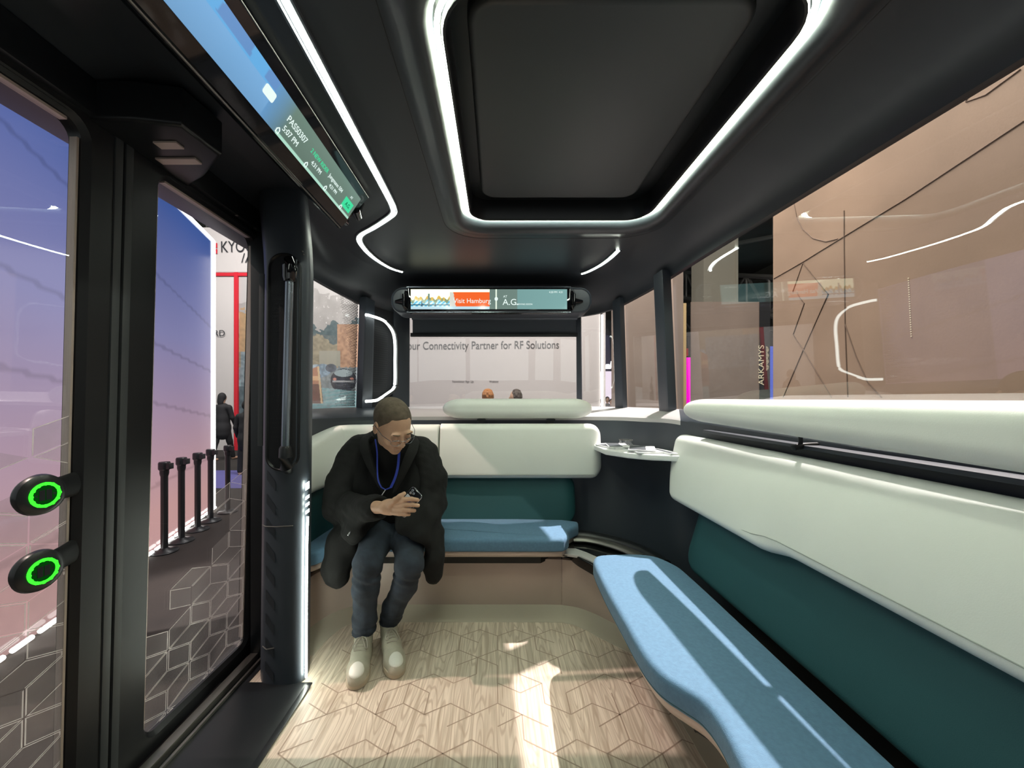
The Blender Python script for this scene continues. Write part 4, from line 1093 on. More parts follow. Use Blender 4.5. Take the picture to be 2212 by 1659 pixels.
# hair: close-cropped shell over the skull, receding at the temples
fh = Field(rng(-.64, -.36, .0034), rng(1.70, 2.02, .0034), rng(.98, 1.22, .0034))
fh.ell(hp(0, -.018, .030), (.0790, .0982, .0882), RT, .0)
fh.plane(hp(0, .050, .068), np.array(hp(0, -1.5, 1.0))-np.array(HC), .003)
fh.plane(hp(0, .05, -.002), np.array(hp(0, -.35, .45))-np.array(HC), .003)
fh.ell(hp(.050, .075, .075), (.022, .026, .024), RT, .014, 'sub'); fh.ell(hp(-.050, .075, .075), (.022, .026, .024), RT, .014, 'sub')
fh.disp(lambda X, Y, Z: .0009*np.sin(X*900)*np.sin(Y*800)*np.sin(Z*850))
fh.mesh('hair', 'hair', man, 'close-cropped greying hair')
for s in (-1, 1):
    mb = MB(); mb.tube([hp(s*.016, .096, .026), hp(s*.030, .099, .031), hp(s*.046, .088, .027)], [.0022, .003, .0018], 6); obj('eyebrow', mb, 'hair', man)
    mb = MB(); mb.tube([hp(s*.019, .096, .000), hp(s*.031, .0985, -.004), hp(s*.043, .090, -.001)], .0011, 6); obj('eyelid_line', mb, 'ink', man)
# glasses
mb = MB()
for s in (-1, 1):
    L = [hp(s*(.033+.023*math.cos(a)), .112-.010*abs(math.cos(a)) if s*math.cos(a)*s > 0 else .112, -.002+.016*math.sin(a)) for a in [2*PI*i/20 for i in range(20)]]
    mb.tube(L, .0011, 6, closed=True)
    mb.tube([hp(s*.056, .101, .006), hp(s*.078, .060, .008), hp(s*.084, -.002, .010), hp(s*.086, -.018, -.006)], .0013, 6)
mb.tube([hp(-.010, .113, .004), hp(0, .115, .007), hp(.010, .113, .004)], .0011, 6)
gs = obj('glasses', mb, 'steel', man, label='thin-rimmed glasses')
# black knit top
fs = Field(rng(-.74, -.38, .008), rng(1.85, 2.2, .008), rng(.55, 1.03, .008))
fs.chain([(-.552, 1.985, .955), (-.56, 2.03, .88), (-.572, 2.05, .72), (-.57, 2.08, .60)], [.066, .092, .118, .12], .03)
fs.cap((-.55, 1.985, .985), (-.55, 1.99, .94), .066, .072, .02); fs.cap((-.66, 2.04, .93), (-.46, 2.04, .92), .06, .06, .03)
fs.chain([(-.70, 2.04, .90), (-.70, 2.0, .75), (-.68, 1.98, .66)], [.04, .06, .06], .03); fs.chain([(-.44, 2.04, .90), (-.42, 2.0, .75), (-.45, 1.96, .66)], [.04, .055, .055], .03)
fs.mesh('knit_top', 'knit', man)
# black coat
fc = Field(rng(-.93, -.19, .0085), rng(1.60, 2.42, .0085), rng(.24, 1.04, .0085))
fc.ell((-.585, 2.13, .83), (.185, .125, .20), None, .03)
fc.cap((-.735, 2.08, .925), (-.43, 2.09, .915), .074, .074, .05)
fc.cap((-.66, 2.05, .975), (-.60, 2.05, 1.0), .045, .035, .04)
fc.ell((-.585, 2.16, .60), (.205, .15, .15), None, .05)
fc.chain([(-.765, 2.065, .905), (-.812, 2.015, .76), (-.815, 1.985, .645)], [.080, .078, .076], .025)
fc.chain([(-.815, 1.985, .640), (-.71, 1.89, .655), (-.585, 1.792, .690), (-.555, 1.772, .698)], [.078, .072, .058, .055], .03)
fc.chain([(-.395, 2.07, .90), (-.352, 2.03, .76), (-.342, 2.0, .66), (-.355, 1.90, .60), (-.43, 1.86, .59)], [.082, .080, .075, .066, .055], .03)
fc.chain([(-.66, 2.10, .62), (-.69, 1.93, .60), (-.68, 1.83, .575)], [.10, .085, .065], .04)
fc.chain([(-.48, 2.10, .62), (-.42, 1.93, .585), (-.37, 1.83, .545)], [.10, .075, .05], .04)
fc.chain([(-.74, 2.05, .56), (-.765, 1.92, .48), (-.775, 1.86, .375), (-.765, 1.855, .335)], [.09, .072, .058, .046], .04)
fc.ell((-.790, 1.872, .40), (.050, .055, .10), None, .03)
fc.chain([(-.40, 2.05, .58), (-.335, 1.92, .52), (-.310, 1.86, .42), (-.295, 1.855, .355)], [.09, .062, .05, .034], .04)
fc.ell((-.320, 1.862, .42), (.042, .045, .11), None, .03)
# open front: V down to the waist, then apart over the thighs
fc.cap((-.545, 1.93, 1.04), (-.545, 1.92, .95), .075, .066, .01, 'sub')
fc.chain
fc.cap((-.55, 1.915, .93), (-.54, 1.90, .78), .062, .034, .012, 'sub')
fc.cap((-.54, 1.90, .78), (-.535, 1.87, .70), .034, .02, .012, 'sub')
for h, k in (((-.64, 2.14, .53), (-.595, 1.745, .452)), ((-.50, 2.14, .53), (-.40, 1.75, .445))):
    h = np.array(h); k = np.array(k); m_ = h*.5+k*.5; fc.cap(m_, k+(k-h)*.3, .083, .078, .015, 'sub')
fc.cap((-.51, 1.97, .50), (-.49, 1.72, .36), .08, .10, .02, 'sub')
fc.cap((-.515, 1.735, .706), (-.46, 1.70, .71), .05, .06, .01, 'sub')
fc.disp(lambda X, Y, Z: .0062*np.sin(26*X+18*Z+9*Y)*np.sin(15*Z-11*X+3)+.0038*np.sin(52*X-33*Z+20*Y+1)*np.sin(38*Z+21*Y)+.0022*np.sin(95*X+70*Z+30*np.sin(9*Y))*np.sin(60*Z-40*X)+.003*np.exp(-((X+.72)/.14)**2-((Z-.66)/.10)**2)*np.sin(130*Z+70*X))
ct = fc.mesh('coat', 'coat', man, 'black knee-length wool coat'); del fc
# collar and lapels
mb = MB()
for s, pts in ((1, [(-.655, 2.045, 1.015), (-.665, 1.985, .985), (-.640, 1.935, .93), (-.610, 1.905, .86), (-.580, 1.892, .79), (-.562, 1.885, .735)]), (-1, [(-.475, 2.06, .995), (-.455, 1.995, .965), (-.465, 1.945, .92), (-.480, 1.912, .86), (-.500, 1.895, .79), (-.515, 1.885, .735)])):
    wd = [.03, .045, .055, .045, .03, .012]; rows = []
    for i, p in enumerate(smoothpath(pts, 3)):
        w_ = np.interp(i/3, range(6), wd); p = Vector(p); o = Vector((-s*w_, .012, .004)); 
        rows.append([p, p+Vector((0, -.010, 0)), p+o*.55+Vector((0, -.013, 0)), p+o+Vector((0, -.002, 0)), p+o+Vector((0, .006, 0)), p+Vector((0, .008, 0))])
    mb.grid([[tuple(q) for q in r] for r in rows], close_u=True, cap=True)
obj('lapel', mb, 'coat', ct)
mb = MB(); mb.tube(smoothpath([(-.650, 1.985, .985), (-.665, 2.04, 1.005), (-.61, 2.11, 1.035), (-.54, 2.115, 1.03), (-.47, 2.06, .995), (-.46, 2.0, .965)], 4), .021, 10, sx=.55); obj('collar', mb, 'coat', ct)
mb = MB(); mb.tube([P_(752, 1156, 1.765), P_(757, 1148, 1.76)], .004, 8); obj('pocket_snap', mb, 'lens', ct)
# jeans
fj = Field(rng(-.74, -.30, .0065), rng(1.64, 2.28, .0075), rng(.095, .66, .0065))
fj.cap((-.645, 2.14, .545), (-.50, 2.14, .545), .115, .115, .03)
fj.chain([(-.64, 2.12, .53), (-.60, 1.90, .488), (-.592, 1.755, .452)], [.092, .076, .064], .02)
fj.chain([(-.592, 1.750, .450), (-.603, 1.762, .33), (-.620, 1.792, .18), (-.624, 1.80, .10)], [.064, .058, .052, .053], .02)
fj.chain([(-.50, 2.12, .53), (-.44, 1.90, .482), (-.402, 1.757, .445)], [.092, .076, .062], .02)
fj.chain([(-.402, 1.752, .443), (-.432, 1.79, .33), (-.500, 1.845, .20), (-.520, 1.865, .12)], [.063, .056, .050, .051], .02)
fj.plane((0, 1.82, .112), (0, -.1, 1), .004)
fj.disp(lambda X, Y, Z: .0022*np.sin(60*Z+25*X+12*Y)*np.sin(40*X+30*Z)+.0032*np.exp(-((Z-.385)/.05)**2)*np.sin(150*Z+60*X)+.0028*np.exp(-((Z-.14)/.03)**2)*np.sin(170*Z+40*X))
fj.mesh('jeans', 'jeans', man, 'dark blue jeans')
# trainers
def trainer(heel, toe, name_label):
    heel = Vector(heel); toe = Vector(toe); d = (toe-heel).normalized(); n = Vector((-d.y, d.x, 0)); Lh = (toe-heel).length
    def q(a, b, z): return tuple(heel+d*a*Lh+n*b+Vector((0, 0, z)))
    lo = Vector((min(heel.x, toe.x)-.08, min(heel.y, toe.y)-.08, 0)); hi = Vector((max(heel.x, toe.x)+.08, max(heel.y, toe.y)+.08, .2))
    f = Field(rng(lo.x, hi.x, .0045), rng(lo.y, hi.y, .0045), rng(-.02, .20, .0045))
    f.chain([q(.14, 0, .045), q(.45, .0, .045), q(.75, .0, .040), q(.90, 0, .036)], [.036, .040, .044, .036], .02)
    f.chain([q(.10, 0, .095), q(.22, 0, .085), q(.5, 0, .068), q(.66, 0, .055)], [.032, .036, .034, .03], .02)
    f.ell(q(.14, 0, .125), (.043, .043, .035), None, .02)
    f.ell(q(.13, 0, .150), (.035, .035, .028), None, .006, 'sub')
    f.plane((0, 0, .018), (0, 0, 1), .003)
    sh_ = f.mesh('shoe', 'shoe', man, name_label)
    loop = [(-.01, .0), (.0, .030), (.10, .037), (.30, .036), (.5, .040), (.72, .0485), (.88, .042), (.97, .024), (1.0, 0)]
    pts = [q(a, b, 0)[:2] for a, b in loop]+[q(a, -b, 0)[:2] for a, b in loop[-2:0:-1]]
    pp = [tuple(p) for p in smoothpath(pts, 3, closed=True)]
    ar = sum(pp[i-1][0]*pp[i][1]-pp[i][0]*pp[i-1][1] for i in range(len(pp)))
    if ar < 0: pp = pp[::-1]
    mb = MB(); slab(mb, pp, .0012, .030, .006, rb=.005); obj('sole', mb, 'sole', sh_)
    r3 = np.array([[n.x, n.y, 0], [d.x, d.y, 0], [0, 0, 1]]).T
    f2 = Field(rng(lo.x, hi.x, .004), rng(lo.y, hi.y, .004), rng(.01, .12, .004))
    f2.chain([q(.14, 0, .045), q(.45, .0, .045), q(.75, .0, .040), q(.90, 0, .036)], [.038, .042, .0460, .0380], .02)
    f2.chain([q(.5, 0, .068), q(.66, 0, .055)], [.036, .032], .02)
    g2 = Field(f2.x, f2.y, f2.z); _ell(g2, q(.885, 0, .060), (.031, .036, .034), r3, 0); f2.F = np.maximum(f2.F, g2.F)
    f2.mesh('lit_toe_patch', 'toelit', sh_, 'toe patch painted white as if lit')  # left spot's light on the toe, put into a white patch
    xs_, ys_, zs_ = f.x, f.y, f.z
    def top(a, b):
        p = q(a, b, 0); i = min(int(np.searchsorted(xs_, p[0])), len(xs_)-1); j = min(int(np.searchsorted(ys_, p[1])), len(ys_)-1)
        c = np.where(f.F[i, j] < 0)[0]; return (float(zs_[c[-1]])+.003) if len(c) else .06
    mb = MB()
    for i in range(5):
        u = .34+.062*i; P3 = [(u, -.026), (u+.015, -.012), (u+.02, 0), (u+.015, .012), (u+.003, .026)]
        mb.tube([q(a_, b_, top(a_, b_)) for a_, b_ in P3], .0026, 6)
    for s in (-1, 1):
        P3 = [(.36, 0, .004), (.43, s*.020, .014), (.55, s*.030, .012), (.58, s*.022, .006), (.50, s*.014, .006), (.38, 0, .006)]
        mb.tube(smoothpath([q(a_, b_, top(a_, b_)+h_) for a_, b_, h_ in P3], 4), .0024, 6)
    obj('laces', mb, 'sock', sh_, label='cream laces')
    return sh_
trainer((-.632, 1.842, 0), (-.583, 1.575, 0), 'cream trainer with toe patch painted as lit')
trainer((-.545, 1.900, 0), (-.428, 1.640, 0), 'cream trainer with toe patch painted as lit')
for a, b in (((-.624, 1.80, .165), (-.626, 1.808, .09)), ((-.520, 1.865, .165), (-.530, 1.872, .09))):
    mb = MB(); mb.tube([a, b], [.043, .040], 20); obj('sock', mb, 'sock', man)
# lanyard and badge strap
mb = MB()
def ribbon(mb, pts, w_, th=.0015):
    P = [Vector(p) for p in smoothpath(pts, 4)]; rows = []
    for i, p in enumerate(P):
        d = (P[min(i+1, len(P)-1)]-P[max(i-1, 0)]).normalized(); n = d.cross(Vector((0, 1, 0))).normalized()*w_/2
        rows.append([tuple(p-n), tuple(p+n), tuple(p+n+Vector((0, -th, 0))), tuple(p-n+Vector((0, -th, 0)))])
    mb.grid(rows, close_u=True, cap=True)
ribbon(mb, [(-.625, 1.965, .99), (-.600, 1.915, .93), (-.590, 1.886, .86), (-.583, 1.878, .80), (-.566, 1.874, .765)], .007)
ribbon(mb, [(-.500, 1.965, .97), (-.490, 1.905, .90), (-.488, 1.880, .86), (-.500, 1.874, .81), (-.520, 1.872, .765)], .012)
mb.tube([(-.566, 1.874, .765), (-.545, 1.870, .755), (-.520, 1.872, .765)], .003, 6)
obj('lanyard', mb, 'lan', man, label='blue lanyard')
mb = MB(); mb.tube([(-.545, 1.868, .755), (-.556, 1.85, .735), (-.562, 1.82, .715)], .0022, 6); obj('badge_strap', mb, 'ltag', man, label='light badge strap')
# phone in the hand
ph = thing('smartphone', 'black smartphone with light card on its back held by the seated man', 'phone', (-.40, 1.715, .745))
la = Vector((.62, .06, .73)).normalized(); wa = Vector((.66, -.42, -.50)); wa = (wa-la*wa.dot(la)).normalized(); na = la.cross(wa)
if na.y > 0: na = -na
pc = W(886, 1081, 1.716)
def pq(a, b, c): return tuple(pc+la*a+wa*b+na*c)
L = rrect(-.070, .052, -.034, .034, .011, 5)
mb = MB(); rows = []
for ins, c in ((.0015, -.0045), (0, -.003), (0, .003), (.0015, .0045)): rows.append([pq(a, b, c) for a, b in offset(L, ins)])
mb.grid(rows, close_u=True, cap=True); obj('case', mb, 'phone', ph)
mb = MB(); mb.tube([pq(a, b, 0) for a, b in offset(L, -.0004)], .0022, 6, closed=True); obj('metal_edge', mb, 'lens', ph)
mb = MB(); L2 = rrect(-.062, .014, -.030, .030, .004, 4); mb.add([pq(a, b, .0051) for a, b in L2], [tuple(range(len(L2)))]); obj('card', mb, 'phonew', ph, smooth=False, label='light card')
mb = MB(); mb.add([pq(-.004+.010*math.cos(t), .0+.010*math.sin(t), .0054) for t in [2*PI*i/16 for i in range(16)]], [tuple(range(16))]); obj('blue_mark', mb, 'lan', ph, smooth=False)
for a, b in ((.040, -.020), (.025, -.020), (.033, -.006)):
    mb = MB(); mb.lathe([(0, 0), (.0062, 0), (.0062, .0018), (.0045, .0022), (0, .0016)], pq(a, b, .0045), na, 14); obj('camera_lens', mb, 'lens', ph)
# ============================================================ the exhibition hall around
GZ = -.42
mb = MB(); mb.box(-16, 16, -6, 30, GZ-.1, GZ)
struct('ground', mb, 'carpet', 'dark brown hall floor around the shuttle', smooth=False)
mb = MB(); mb.box(-7.4, -4.2, 6.9, 8.6, GZ, GZ+.006)
struct('floor_carpet', mb, 'purple', 'violet carpet strip on the hall floor', smooth=False)
mb = MB(); mb.box(-16, 16, 3.0, 30, 9.0, 9.1)
struct('roof_hall', mb, 'hallc', 'dark hall roof high above the booths', smooth=False)
mb = MB(); mb.box(-40, 40, 29, 29.2, GZ, 9.0); mb.box(16, 16.2, 3, 29, GZ, 9.0)
struct('wall_hall', mb, 'hallc', 'dark far wall of the hall', smooth=False)

# blue to pink lit screen wall on the left
A = Vector((-4.16, 5.6)); Bv = Vector((-2.95, 1.95)); dA = (Bv-A)
sw = thing('led_screen_wall', 'huge lit screen wall fading from blue to pink beyond the doors', 'screen wall', (A.x, A.y, GZ))
z0, z1 = -.42, 3.49
nrm = Vector((dA.y, -dA.x)).normalized()
if nrm.x < 0: nrm = -nrm
def swp(u, z, d=0): p = A+dA*u+nrm*d; return Vector((p.x, p.y, z))
def spic(u, v):
    top = np.array(lin(62, 96, 170)); mid = np.array(lin(150, 148, 195)); low = np.array(lin(222, 172, 168))
    c = top*(1-v/.40)+mid*(v/.40) if v < .40 else mid*(1-(v-.40)/.5)+low*((v-.40)/.5) if v < .90 else low
    c = c*(1+.04*math.sin(u*9+v*5))+np.array([.06, .02, 0])*0
    c = c*(1+.25*max(0, u-.45)*(1-v))
    for (ua, va, ub, vb) in ((.0, .49, 1.0, .36), (0, .655, 1.0, .52), (0, .33, 1, .12), (0, .80, .5, .86)):
        vv = va+(vb-va)*u
        if abs(v-vv) < .0045: c = c*.78
    return tuple(c)
SW = vcmat('screen_wall_picture', .95)
picture('screen', 140, 90, lambda u, v: swp(1-u, z1-(z1-z0)*v, .012), lambda u, v: spic(1-u, v), SW, sw)
mb = MB(); mb.obox(Vector((*(A+dA*.5-nrm*.11), (z0+z1)/2)), Vector((*(dA*.5), 0)), Vector((*(nrm*.11), 0)), (0, 0, (z1-z0)/2)); obj('wall_body', mb, 'boothw', sw, smooth=False)
mb = MB(); mb.tube([swp(-.003, z0+.03, .02), swp(-.003, z1, .02)], .022, 8); mb.tube([swp(0, z1, .02), swp(1, z1, .02)], .020, 8)
obj('edge_light', mb, 'ledout', sw, label='white glowing edge light')
mb = MB()
for i in range(18): mb.tube([swp(i/18+.004, z0+.03, .05), swp(i/18+.042, z0+.03, .05)], .017, 8)
obj('foot_light', mb, 'ledout', sw, label='dashed white light along the foot')

# retractable belt posts
def postthing(x, y, label):
    t = thing('belt_post', label, 'stanchion', (x, y, GZ), 'black belt posts along the screen wall')
    mb = MB(); mb.lathe([(0, 0), (.12, 0), (.122, .01), (.11, .022), (.05, .032), (.035, .045), (0, .05)], (x, y, GZ), n=28); obj('base', mb, 'black', t)
    mb = MB(); mb.tube([(x, y, GZ+.03), (x, y, GZ+.86)], .032, 16); obj('pole', mb, 'black', t)
    mb = MB(); mb.lathe([(.034, .80), (.040, .83), (.040, .86), (.052, .875), (.052, .935), (.046, .95), (0, .952)], (x, y, GZ), n=20)
    mb.box(x+.03, x+.075, y-.03, y+.03, GZ+.875, GZ+.935); obj('belt_head', mb, 'black', t, bevel=.004)
for px, py, Y, lb in ((355, 998, 4.05, 'black belt post nearest the shuttle door'), (392, 989, 4.35, 'black belt post right beside the nearest one'), (427, 979, 4.72, 'middle black belt post in the row'), (455, 970, 5.06, 'black belt post in front of the screen wall corner'), (492, 961, 5.46, 'farthest black belt post before the walking woman')):
    p = W(px, py, Y); postthing(p.x, p.y, lb)

# booth wall with sign and street photograph
kw = thing('booth_wall', 'white booth wall with red frame lines, sign and street photo print', 'booth wall', (-7, 12.1, GZ))
def at12(px, py, d=0): return W(px, py, 12.0-d)
zt = at12(0, 588).z
mb = MB(); mb.box(-12, at12(516, 0).x, 12.0, 12.2, GZ, zt); mb.box(-12, at12(600, 0).x, 11.98, 12.2, zt, at12(0, 492).z)
mb.box(at12(516, 0).x, at12(800, 0).x, 12.03, 12.2, GZ, zt); obj('panel', mb, 'boothw', kw, smooth=False)
mb = MB(); a = at12(380, 0).x; mb.box(a, at12(600, 0).x, 11.95, 11.99, at12(0, 597).z, at12(0, 590).z); mb.box(at12(508, 0).x, at12(516, 0).x, 11.94, 12.03, GZ, zt-.02)
obj('red_frame', mb, 'red', kw, smooth=False)
text('KYOCERA', .50, at12(476, 545, .05), (1, 0, .02), (0, 0, 1), 'ink', kw, sx=.74)
p0 = at12(458, 548, .05); mb = MB(); s = at12(472, 0).x-p0.x
for q in ([(0, 0), (1, 0), (1, .9), (0, .9)], [(0, 1.1), (1, 1.1), (1, 2.0), (0, 2.0)]):
    mb.add([(p0.x+a*s, p0.y-.004, p0.z+b*s) for a, b in q], [(0, 1, 2, 3)])
obj('logo', mb, 'red', kw, smooth=False)
mb = MB()
for q in ([(.2, .25), (.8, .25), (.5, .95)], [(.2, 1.8), (.8, 1.8), (.5, 1.05)]):
    mb.add([(p0.x+a*s, p0.y-.012, p0.z+b*s) for a, b in q], [(0, 1, 2)])
obj('logo_hourglass', mb, 'boothw', kw, smooth=False)
text('/AVX', .42, at12(521, 567, .05), (1, 0, 0), (0, 0, 1), 'ink', kw)
text('RD', .27, at12(461, 726, .05), (1, 0, 0), (0, 0, 1), 'ink', kw)
# painted street photo, in picture-like units of the print itself
def blob(x, y, cx, cy, rx, ry): return ((x-cx)/rx)**2+((y-cy)/ry)**2 < 1
rr = random.Random(9); nz = [[rr.random() for _ in range(40)] for _ in range(40)]
def vn(x, y):
    x = x % 39; y = y % 39; i, j = int(x), int(y); a, b = x-i, y-j; i2, j2 = (i+1) % 40, (j+1) % 40
    return (nz[i][j]*(1-a)+nz[i2][j]*a)*(1-b)+(nz[i][j2]*(1-a)+nz[i2][j2]*a)*b
def street(u, v):
    x = 516+u*264; y = 588+v*320; n = vn(x*.25, y*.25); n2 = vn(x*.09+5, y*.09+3)
    c = lin(205, 195, 190)
    if y > 650+14*math.sin(x*.035)-30*n2+(740-x)*.10: c = lin(168+20*n2, 158+20*n2, 152+20*n2); 
    if y > 650+14*math.sin(x*.035)-30*n2+(740-x)*.10 and n > .86: c = lin(225, 215, 210)
    if y > 712+.12*(700-x)+16*math.sin(x*.12)*n2-14*n: c = lin(62+25*n, 92+25*n, 100+20*n)
    if y > 738+12*math.sin(x*.08)-8*n: c = lin(135+40*n, 122+35*n, 88+25*n)
    if x > 728 and 700+.0*x < y < 810-18*n: c = lin(170+50*n, 110+40*n, 60+20*n)
    if 516 < x < 560 and 680-20*n < y < 760: c = lin(190+30*n, 140+20*n, 60)
    if 690 < x < 735 and 758 < y < 792: c = lin(165, 160, 135)
    if y > 790+6*n: c = lin(110+40*n, 125+40*n, 130+40*n)
    for cx, cy, rx, ry, col in ((682, 796, 12, 9, (150, 178, 195)), (697, 800, 18, 14, (120, 160, 188)), (715, 795, 12, 9, (80, 95, 115)), (742, 822, 28, 26, (58, 62, 78)), (680, 815, 14, 12, (105, 140, 175))):
        if blob(x, y, cx, cy, rx, ry): c = lin(*[a*(.8+.4*n) for a in col])
    if blob(x, y, 742, 806, 20, 8): c = lin(150, 175, 180)
    if 718 < x < 765 and 822 < y < 826: c = lin(170, 170, 175)
    if blob(x, y, 723, 819, 4, 3) or blob(x, y, 760, 818, 4, 3): c = lin(230, 120, 90)
    if y > 838+(x-700)*.1: c = lin(120+50*math.sin(y*.8+x*.12+4*n)*.4, 165+30*n, 172+30*n)
    if 520 < x < 668 and y > 760: c = lin(90+60*n, 120+50*n, 130+50*n)
    if x < 668 and 835 < y: c = lin(60+40*n, 90+40*n, 100+40*n)
    if 664 < x < 690+(y-800)*.12 and 790+(690-x)*.4 < y < 872:
        c = lin(205, 120, 60) if y < 830 else lin(120+30*n, 78, 62)
        if 812 < y < 822: c = lin(245, 170, 70)
        if abs(x-(688+(y-800)*.1)) < 2: c = lin(235, 190, 110)
    g_ = sum(c)/3; return tuple((a*.55+g_*.45)*.8 for a in c)
picture('street_photo', 330, 280, lambda u, v: Vector((at12(516, 0).x+u*(at12(780, 0).x-at12(516, 0).x), 12.0, zt-v*(zt-GZ)*.0-v*(zt-at12(0, 908).z))), street, vcmat('street_print', 0, .6), kw)

# pale booth wall behind the rear window
rw = thing('banner_wall', 'pale grey booth wall with a line of dark lettering behind the rear window', 'booth wall', (0, 8.1, GZ))
xr = W(1297, 0, 8.0).x
mb = MB(); mb.box(-2.85, xr, 8.0, 8.25, GZ, 3.6); obj('panel', mb, 'boothw', rw, smooth=False)
text('Your Connectivity Partner for RF Solutions', .232, W(868, 755, 7.99), (1, 0, .008), (0, 0, 1), 'inkg', rw, sx=.80)
text('Newsletter Sign Up', .062, W(977, 826, 7.99), (1, 0, 0), (0, 0, 1), 'inkg', rw, sx=.9)
text('Website', .062, W(1057, 826, 7.99), (1, 0, 0), (0, 0, 1), 'inkg', rw, sx=.9)
mb = MB(); mb.tube([(xr+.03, 7.98, GZ), (xr+.03, 7.98, W(0, 680, 7.98).z)], .022, 8); obj('edge_light', mb, 'ledout', rw, label='white glowing edge light')
mb = MB(); mb.box(xr+.06, xr+.12, 8.05, 8.15, GZ, 3.0); obj('end_cap', mb, 'boothw', rw)

# standing people
def walker(label, x, y, h, coat, hairm, face=(0, 1), stride=.0, bag=False, arms=.0):
    t = thing('person', label, 'person', (x, y, GZ)); k = h/1.75; fx, fy = Vector(face).normalized(); sx, sy = fy, -fx
    def q(a, b, z): return (x+sx*a*k+fx*b*k, y+sy*a*k+fy*b*k, GZ+z*k)
    f = Field(rng(x-.42, x+.42, .02), rng(y-.42, y+.42, .02), mixrng((GZ-.02, GZ+1.35*k, .02), (GZ+1.35*k, GZ+1.85*k, .012)))
    f.ell(q(0, .01, 1.64), (.078*k, .09*k, .11*k), None, .01); f.cap(q(0, 0, 1.42), q(0, .01, 1.58), .055*k, .05*k, .02)
    f.ell(q(0, .095, 1.62), (.015, .02, .022), None, .01)
    f.chain([q(0, 0, 1.32), q(0, 0, 1.1), q(0, 0, .95)], [.13*k, .12*k, .13*k], .04); f.cap(q(-.16, 0, 1.38), q(.16, 0, 1.38), .055*k, .055*k, .04)
    for s in (-1, 1):
        f.chain([q(s*.19, 0, 1.38), q(s*.24, -.02+s*arms, 1.12), q(s*.24, .05+s*arms*1.6, .88)], [.05*k, .04*k, .03*k], .02); f.ell(q(s*.24, .06+s*arms*1.7, .81), (.022, .03, .05), None, .015)
        f.chain([q(s*.09, 0, .93), q(s*.1, s*stride*.5, .5), q(s*.1, s*stride, .08)], [.085*k, .055*k, .04*k], .03)
        f.cap(q(s*.1, s*stride, .04), q(s*.1, s*stride+.15, .035), .038, .035, .02)
    f.mesh('body', 'skin', t)
    f = Field(rng(x-.45, x+.45, .02), rng(y-.45, y+.45, .02), rng(GZ, GZ+1.55*k, .02))
    f.chain([q(0, 0, 1.36), q(0, 0, 1.1), q(0, 0, .85), q(0, 0, .72)], [.15*k, .155*k, .18*k, .18*k], .05); f.cap(q(-.17, 0, 1.39), q(.17, 0, 1.39), .07*k, .07*k, .05)
    for s in (-1, 1): f.chain([q(s*.20, 0, 1.38), q(s*.25, -.02+s*arms, 1.12), q(s*.25, .05+s*arms*1.6, .90)], [.065*k, .055*k, .045*k], .03)
    f.mesh('coat', coat, t)
    f = Field(rng(x-.35, x+.35, .02), rng(y-.42, y+.42, .02), rng(GZ+.02, GZ+1.0*k, .02))
    for s in (-1, 1): f.chain([q(s*.09, 0, .90), q(s*.1, s*stride*.5, .5), q(s*.1, s*stride, .09)], [.10*k, .072*k, .056*k], .03)
    f.mesh('trousers', 'blacks', t)
    f = Field(rng(x-.16, x+.16, .01), rng(y-.18, y+.18, .01), rng(GZ+1.45*k, GZ+1.83*k, .01))
    f.ell(q(0, -.02, 1.66), (.092*k, .10*k, .115*k), None, .01)
    if bag: f.ell(q(0, -.07, 1.55), (.08, .05, .13), None, .03)
    f.ell(q(0, .12, 1.58), (.08, .07, .11), None, .01, 'sub')
    if hairm in ('ginger', 'curly'): f.disp(lambda X, Y, Z: .012*np.sin(90*X)*np.sin(85*Y+1)*np.sin(80*Z+2))
    f.mesh('hair', hairm, t)
    if bag:
        mb = MB(); mb.ball(q(.33, .08, .78), (.06, .09, .09)); obj('bag', mb, 'taupe', t)
    return t
p = W(481, 0, 10.0); walker('woman in a dark coat walking away beside the booth wall', p.x, p.y, 1.74, 'blacks', 'blacks', (.15, 1), .22, True, .06)
p = W(533, 0, 8.2); walker('dark figure half hidden by the door pillar edge at the booth', p.x, p.y, 1.55, 'blacks', 'blacks', (0, 1), .1)
p = W(1053, 0, 6.0); walker('person with ginger hair standing behind the rear window', p.x, p.y, 1.745, 'blacks', 'ginger', (-.3, 1))
p = W(1113, 0, 6.2); walker('person with dark curly hair standing behind the rear window', p.x, p.y, 1.745, 'blacks', 'curly', (-1, .1))

# bright pink stage seen through the corner window
st = thing('pink_stage_screen', 'bright white and pink stage screen far behind the corner window', 'screen', (4.3, 16, GZ))
a = W(1292, 0, 16).x; b = W(1345, 0, 16).x
mb = MB(); mb.box(a, b, 16, 16.1, GZ, W(0, 802, 16).z); obj('screen', mb, 'pink', st, smooth=False)
mb = MB(); mb.box(a, b+.3, 16.15, 16.3, GZ, W(0, 690, 16).z); obj('backing', mb, 'black', st, smooth=False)
mb = MB()
x0 = W(1301, 0, 15.9).x; zz = W(0, 797, 15.9).z; s = .022*15.9/1.0*.9/18*18*.04
u_ = (W(1324, 0, 15.9).x-x0)
for q in ([(0, 1), (.22, 1), (.36, .0), (.20, .0)], [(.20, .35), (.36, 0), (.64, 0), (.80, .35), (.64, .62), (.36, .62)], [(.78, 1), (1, 1), (.80, 0), (.64, 0)]):
    mb.add([(x0+u_*i, 15.88, zz+.32*j-.0) for i, j in q], [tuple(range(len(q)))])
obj('logo', mb, 'wlogo', st, smooth=False)
mb = MB(); cx_ = W(1296, 838, 15.9); mb.tube([(cx_.x+.14*math.cos(t), 15.9, cx_.z+.14*math.sin(t)) for t in [-1.2+2.4*i/12 for i in range(13)]], .025, 6); obj('ring_mark', mb, 'ink', st)
